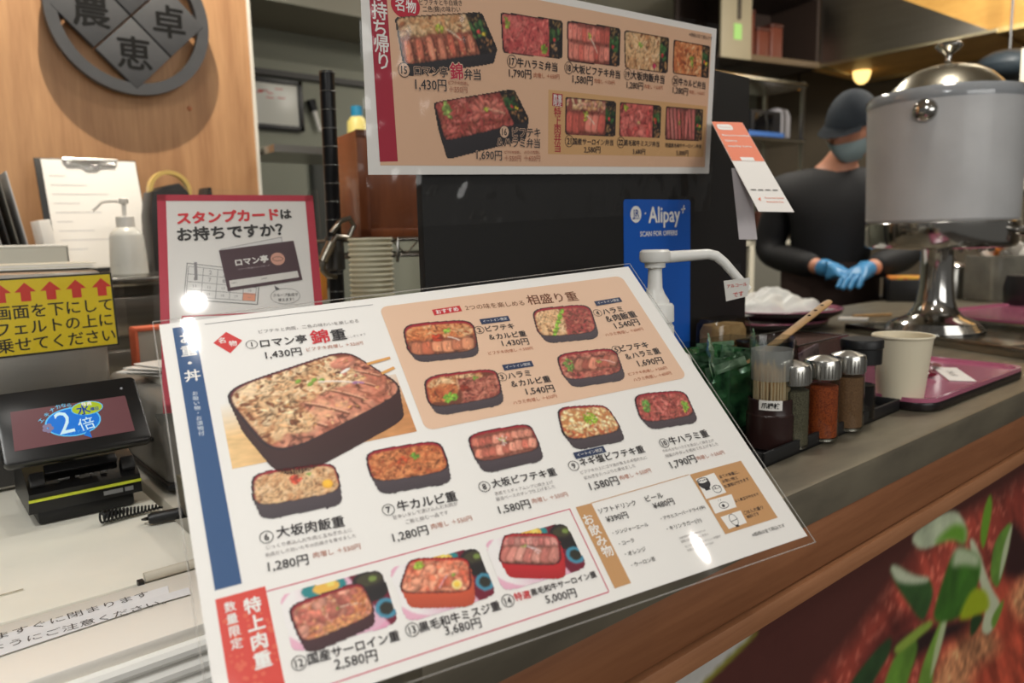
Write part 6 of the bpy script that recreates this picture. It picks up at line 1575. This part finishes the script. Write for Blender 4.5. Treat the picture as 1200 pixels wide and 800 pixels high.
# hand towels / dark aprons hanging under the soffit
o = MB().sphere((0, 0, 0), .14, 1.2, 1, .55, 20).build('dark_pan', mat('pan_navy', (34, 42, 48), .5)); o.location = tuple(ond(1182, 78, 3.6)); tag(o, 'dark blue pan hanging under the range hood behind the dispenser lid', 'pan')
b = MB(); P0 = ond(1182, 78, 3.6); b.tube([(0, 0, .07), (0, 0, .60)], .006, 8); r_ = b.build('hook_rod', m_black, o)
o = MB().sphere((0, 0, 0), .06, .9, .9, 1.3, 20).build('wall_lamp', mat('lamp_glow', (255, 214, 130), .5, emit=2.2)); o.location = tuple(onx(1010, 84, 4.9)); tag(o, 'small glowing lamp under the range hood', 'lamp')
for k, px_ in enumerate((886, 936)):
    o = MB().sphere((0, 0, 0), .035, 1, 1, .7, 16).build('shelf_lamp', mat('lamp_dim', (255, 170, 80), .5, emit=.9)); o.location = tuple(ony(px_, 101, 2.9)); MB().tube([(0, 0, .02), (0, 0, 2.66 - o.location.z)], .006, 8).build('lamp_cord', m_black, o); tag(o, ('left' if k == 0 else 'right') + ' of two small warm lamps under the dark wall cabinet', 'lamp', 'lamps under the cabinet')

# ------------------------------------------------------------------ the worker
pw = ond(976, 200, 2.74); Fd = np.array([-pw[0], -pw[1]]); Fd /= np.linalg.norm(Fd); prz = math.atan2(Fd[0], -Fd[1])
per = thing('person', 'worker in black shirt, dark cap and mask preparing food behind the counter', 'person', (pw[0], pw[1], 0), prz)
def skin(verts, edges, radii, root=0, sub=2):
    me = bpy.data.meshes.new('sk'); me.from_pydata(verts, edges, [])
    o = bpy.data.objects.new('sk', me); COL.objects.link(o)
    md = o.modifiers.new('s', 'SKIN'); md.use_smooth_shade = True
    lay = me.skin_vertices[0].data if len(me.skin_vertices) else None
    if lay is None:
        bm = bmesh.new(); bm.from_mesh(me); bm.verts.layers.skin.verify(); bm.to_mesh(me); bm.free(); lay = me.skin_vertices[0].data
    for i, r in enumerate(radii):
        lay[i].radius = (r, r) if not isinstance(r, tuple) else r
        lay[i].use_root = (i == root)
    s2 = o.modifiers.new('ss', 'SUBSURF'); s2.levels = sub; s2.render_levels = sub
    bpy.context.view_layer.update()
    dg = bpy.context.evaluated_depsgraph_get()
    m2 = bpy.data.meshes.new_from_object(o.evaluated_get(dg))
    bm = bmesh.new(); bm.from_mesh(m2)
    bpy.data.objects.remove(o); bpy.data.meshes.remove(me); bpy.data.meshes.remove(m2)
    return bm
EL = (-.225, .0, 1.145); WR = (-.02, -.235, 1.105); ER = (.27, .0, 1.14); WL = (.12, -.25, 1.10)
NK = (.02, -.03, 1.465); HC = Vector((.060, -.10, 1.585))
V = [(0, 0, .93), (0, 0, 1.08), (0, -.01, 1.25), (.005, -.015, 1.38), NK, (.045, -.075, 1.53),
     (-.165, -.005, 1.375), EL, WR, (.175, -.01, 1.375), ER, WL,
     (-.09, 0, .88), (-.10, -.02, .48), (-.10, .01, .09), (-.11, -.13, .04), (.09, 0, .88), (.10, -.02, .48), (.10, .01, .09), (.11, -.13, .04)]
E_ = [(0, 1), (1, 2), (2, 3), (3, 4), (4, 5), (3, 6), (6, 7), (7, 8), (3, 9), (9, 10), (10, 11), (0, 12), (12, 13), (13, 14), (14, 15), (0, 16), (16, 17), (17, 18), (18, 19)]
Rd = [.12, .11, .115, .075, .052, .052, .050, .042, .028, .050, .042, .028, .085, .058, .042, .035, .085, .058, .042, .035]
bmS = skin(V, E_, Rd)
# head with brow, nose, chin and ears
hb = bmesh.new(); bmesh.ops.create_uvsphere(hb, u_segments=40, v_segments=28, radius=1)
for v in hb.verts:
    x, y, z = v.co
    w_ = .076 * (1 - .22 * max(0, -z) ** 1.5); d_ = .094; h_ = .118
    X_, Y_, Z_ = x * w_, y * d_, z * h_
    if y < 0:
        g = math.exp(-((x / .16) ** 2 + ((z + .12) / .20) ** 2)); Y_ -= .024 * g            # nose
        e = sum(math.exp(-(((x - s * .38) / .17) ** 2 + ((z - .06) / .11) ** 2)) for s in (-1, 1)); Y_ += .010 * e   # eye sockets
        br_ = math.exp(-((z - .24) / .10) ** 2) * math.exp(-(x / .6) ** 2); Y_ -= .005 * br_
        ch_ = math.exp(-(((z + .82) / .2) ** 2 + (x / .35) ** 2)); Y_ -= .012 * ch_
        m_ = math.exp(-(((z + .42) / .06) ** 2 + (x / .32) ** 2)); Y_ -= .004 * m_
    v.co = (X_, Y_, Z_)
for s in (-1, 1):
    e = bmesh.new(); bmesh.ops.create_uvsphere(e, u_segments=12, v_segments=8, radius=1); e.transform(Matrix.Translation((s * .077, .012, -.004)) @ Matrix.Diagonal((.010, .020, .032, 1)))
    me = bpy.data.meshes.new('e'); e.to_mesh(me); e.free(); hb.from_mesh(me); bpy.data.meshes.remove(me)
HM = Matrix.Translation(HC) @ Euler((.42, .12, -.55)).to_matrix().to_4x4()
hb.transform(HM); me = bpy.data.meshes.new('h'); hb.to_mesh(me); hb.free(); bmS.from_mesh(me); bpy.data.meshes.remove(me)
b = MB(); b.bm.free(); b.bm = bmS; b.build('body', mat('skin', (206, 146, 118), .5, 0, .08, 14), per, True, 180)
def part_skin(nm, idx, edges, rads, m):
    bb = skin([V[i] if isinstance(i, int) else i for i in idx], edges, rads); q = MB(); q.bm.free(); q.bm = bb; return q.build(nm, m, per, True, 180)
m_shirt = mat('shirt_black', (24, 24, 26), .7, 0, .3, 5, None, .3)
F1 = tuple(Vector(EL).lerp(Vector(WR), .92)); F2 = tuple(Vector(ER).lerp(Vector(WL), .92))
part_skin('shirt', [0, 1, 2, 3, (.014, -.024, 1.455), 6, 7, F1, 9, 10, F2], [(0, 1), (1, 2), (2, 3), (3, 4), (3, 5), (5, 6), (6, 7), (3, 8), (8, 9), (9, 10)], [.150, .142, .158, .120, .075, .080, .062, .044, .080, .062, .044], m_shirt)
part_skin('trousers', [0, 12, 13, 14, 16, 17, 18], [(0, 1), (1, 2), (2, 3), (0, 4), (4, 5), (5, 6)], [.15, .10, .075, .06, .10, .075, .06], mat('trousers_dark', (36, 34, 36), .8))
b = MB(); b.grid(lambda a, c: (.172 * math.sin((a - .5) * 2.6), -.165 * math.cos((a - .5) * 2.0) - .012, .60 + .52 * c), 16, 10); b.build('apron', mat('apron_brown', (58, 42, 36), .8, 0, .2, 8), per, True, 180)
# cap, mask, hair
b = MB(); t = bmesh.new(); bmesh.ops.create_uvsphere(t, u_segments=36, v_segments=20, radius=1)
bmesh.ops.delete(t, geom=[v for v in t.verts if v.co.z < .10], context='VERTS')
for v in t.verts: v.co = (v.co.x * .088, v.co.y * .106 + .004, v.co.z * .128 + .002)
t.transform(HM); b._add(t)
t = bmesh.new(); R0 = []; 
for k in range(13):
    a = -math.pi / 2 + (k / 12 - .5) * 2.0; R0.append((t.verts.new((.086 * math.cos(a), .104 * math.sin(a) + .004, .032)), t.verts.new((.092 * math.cos(a), .158 * math.sin(a) + .004, .018))))
for k in range(12): t.faces.new((R0[k][0], R0[k + 1][0], R0[k + 1][1], R0[k][1]))
bmesh.ops.solidify(t, geom=list(t.faces), thickness=.004); t.transform(HM); b._add(t)
b.build('cap', mat('cap_navy', (36, 44, 52), .8, 0, .2, 20), per, True, 60)
b = MB(); t = bmesh.new(); bmesh.ops.create_uvsphere(t, u_segments=32, v_segments=20, radius=1)
bmesh.ops.delete(t, geom=[v for v in t.verts if v.co.y > -.12 or v.co.z > -.05 or v.co.z < -.93], context='VERTS')
for v in t.verts: v.co = (v.co.x * .080, v.co.y * .108 - .012 * math.exp(-(v.co.x / .3) ** 2), v.co.z * .118)
t.transform(HM); b._add(t); b.build('mask', mat('mask_blue_grey', (150, 172, 176), .8), per, True, 60)
b = MB(); t = bmesh.new(); bmesh.ops.create_uvsphere(t, u_segments=32, v_segments=20, radius=1)
bmesh.ops.delete(t, geom=[v for v in t.verts if v.co.y < .05 or v.co.z < -.55 or v.co.z > .35], context='VERTS')
for v in t.verts: v.co = (v.co.x * .081, v.co.y * .100, v.co.z * .122)
t.transform(HM); b._add(t); b.build('hair', mat('hair_dark', (30, 24, 22), .6), per, True, 60)
# gloved hands: palm, four fingers, thumb
def glove(wr, d, side, nm):
    d = Vector(d).normalized(); up = Vector((0, 0, 1)); sx = d.cross(up).normalized() * side; up = sx.cross(d) * side
    w0 = Vector(wr); P = lambda a, s_, u_: tuple(w0 + d * a + sx * s_ + up * u_)
    v = [P(-.03, 0, 0), P(.01, 0, 0), P(.06, 0, 0)]; e = [(0, 1), (1, 2)]; r = [.031, .028, (.034)]
    for k, (s_, l_) in enumerate(((-.030, .062), (-.010, .074), (.010, .070), (.029, .054))):
        i = len(v); v += [P(.082, s_, .0), P(.082 + l_ * .5, s_ * 1.1, -.008), P(.082 + l_ * .95, s_ * 1.1, -.030)]; e += [(2, i), (i, i + 1), (i + 1, i + 2)]; r += [.0105, .0095, .008]
    i = len(v); v += [P(.03, -.038, -.008), P(.055, -.058, -.018), P(.082, -.060, -.030)]; e += [(1, i), (i, i + 1), (i + 1, i + 2)]; r += [.013, .011, .009]
    bb = skin(v, e, r); q = MB(); q.bm.free(); q.bm = bb; return q.build(nm, mat('glove_blue', (70, 140, 190), .35), per, True, 180)
glove(WR, Vector(WR) - Vector(EL) + Vector((.12, -.02, -.05)), 1, 'glove'); glove(WL, Vector(WL) - Vector(ER) + Vector((-.05, -.1, -.05)), -1, 'glove')
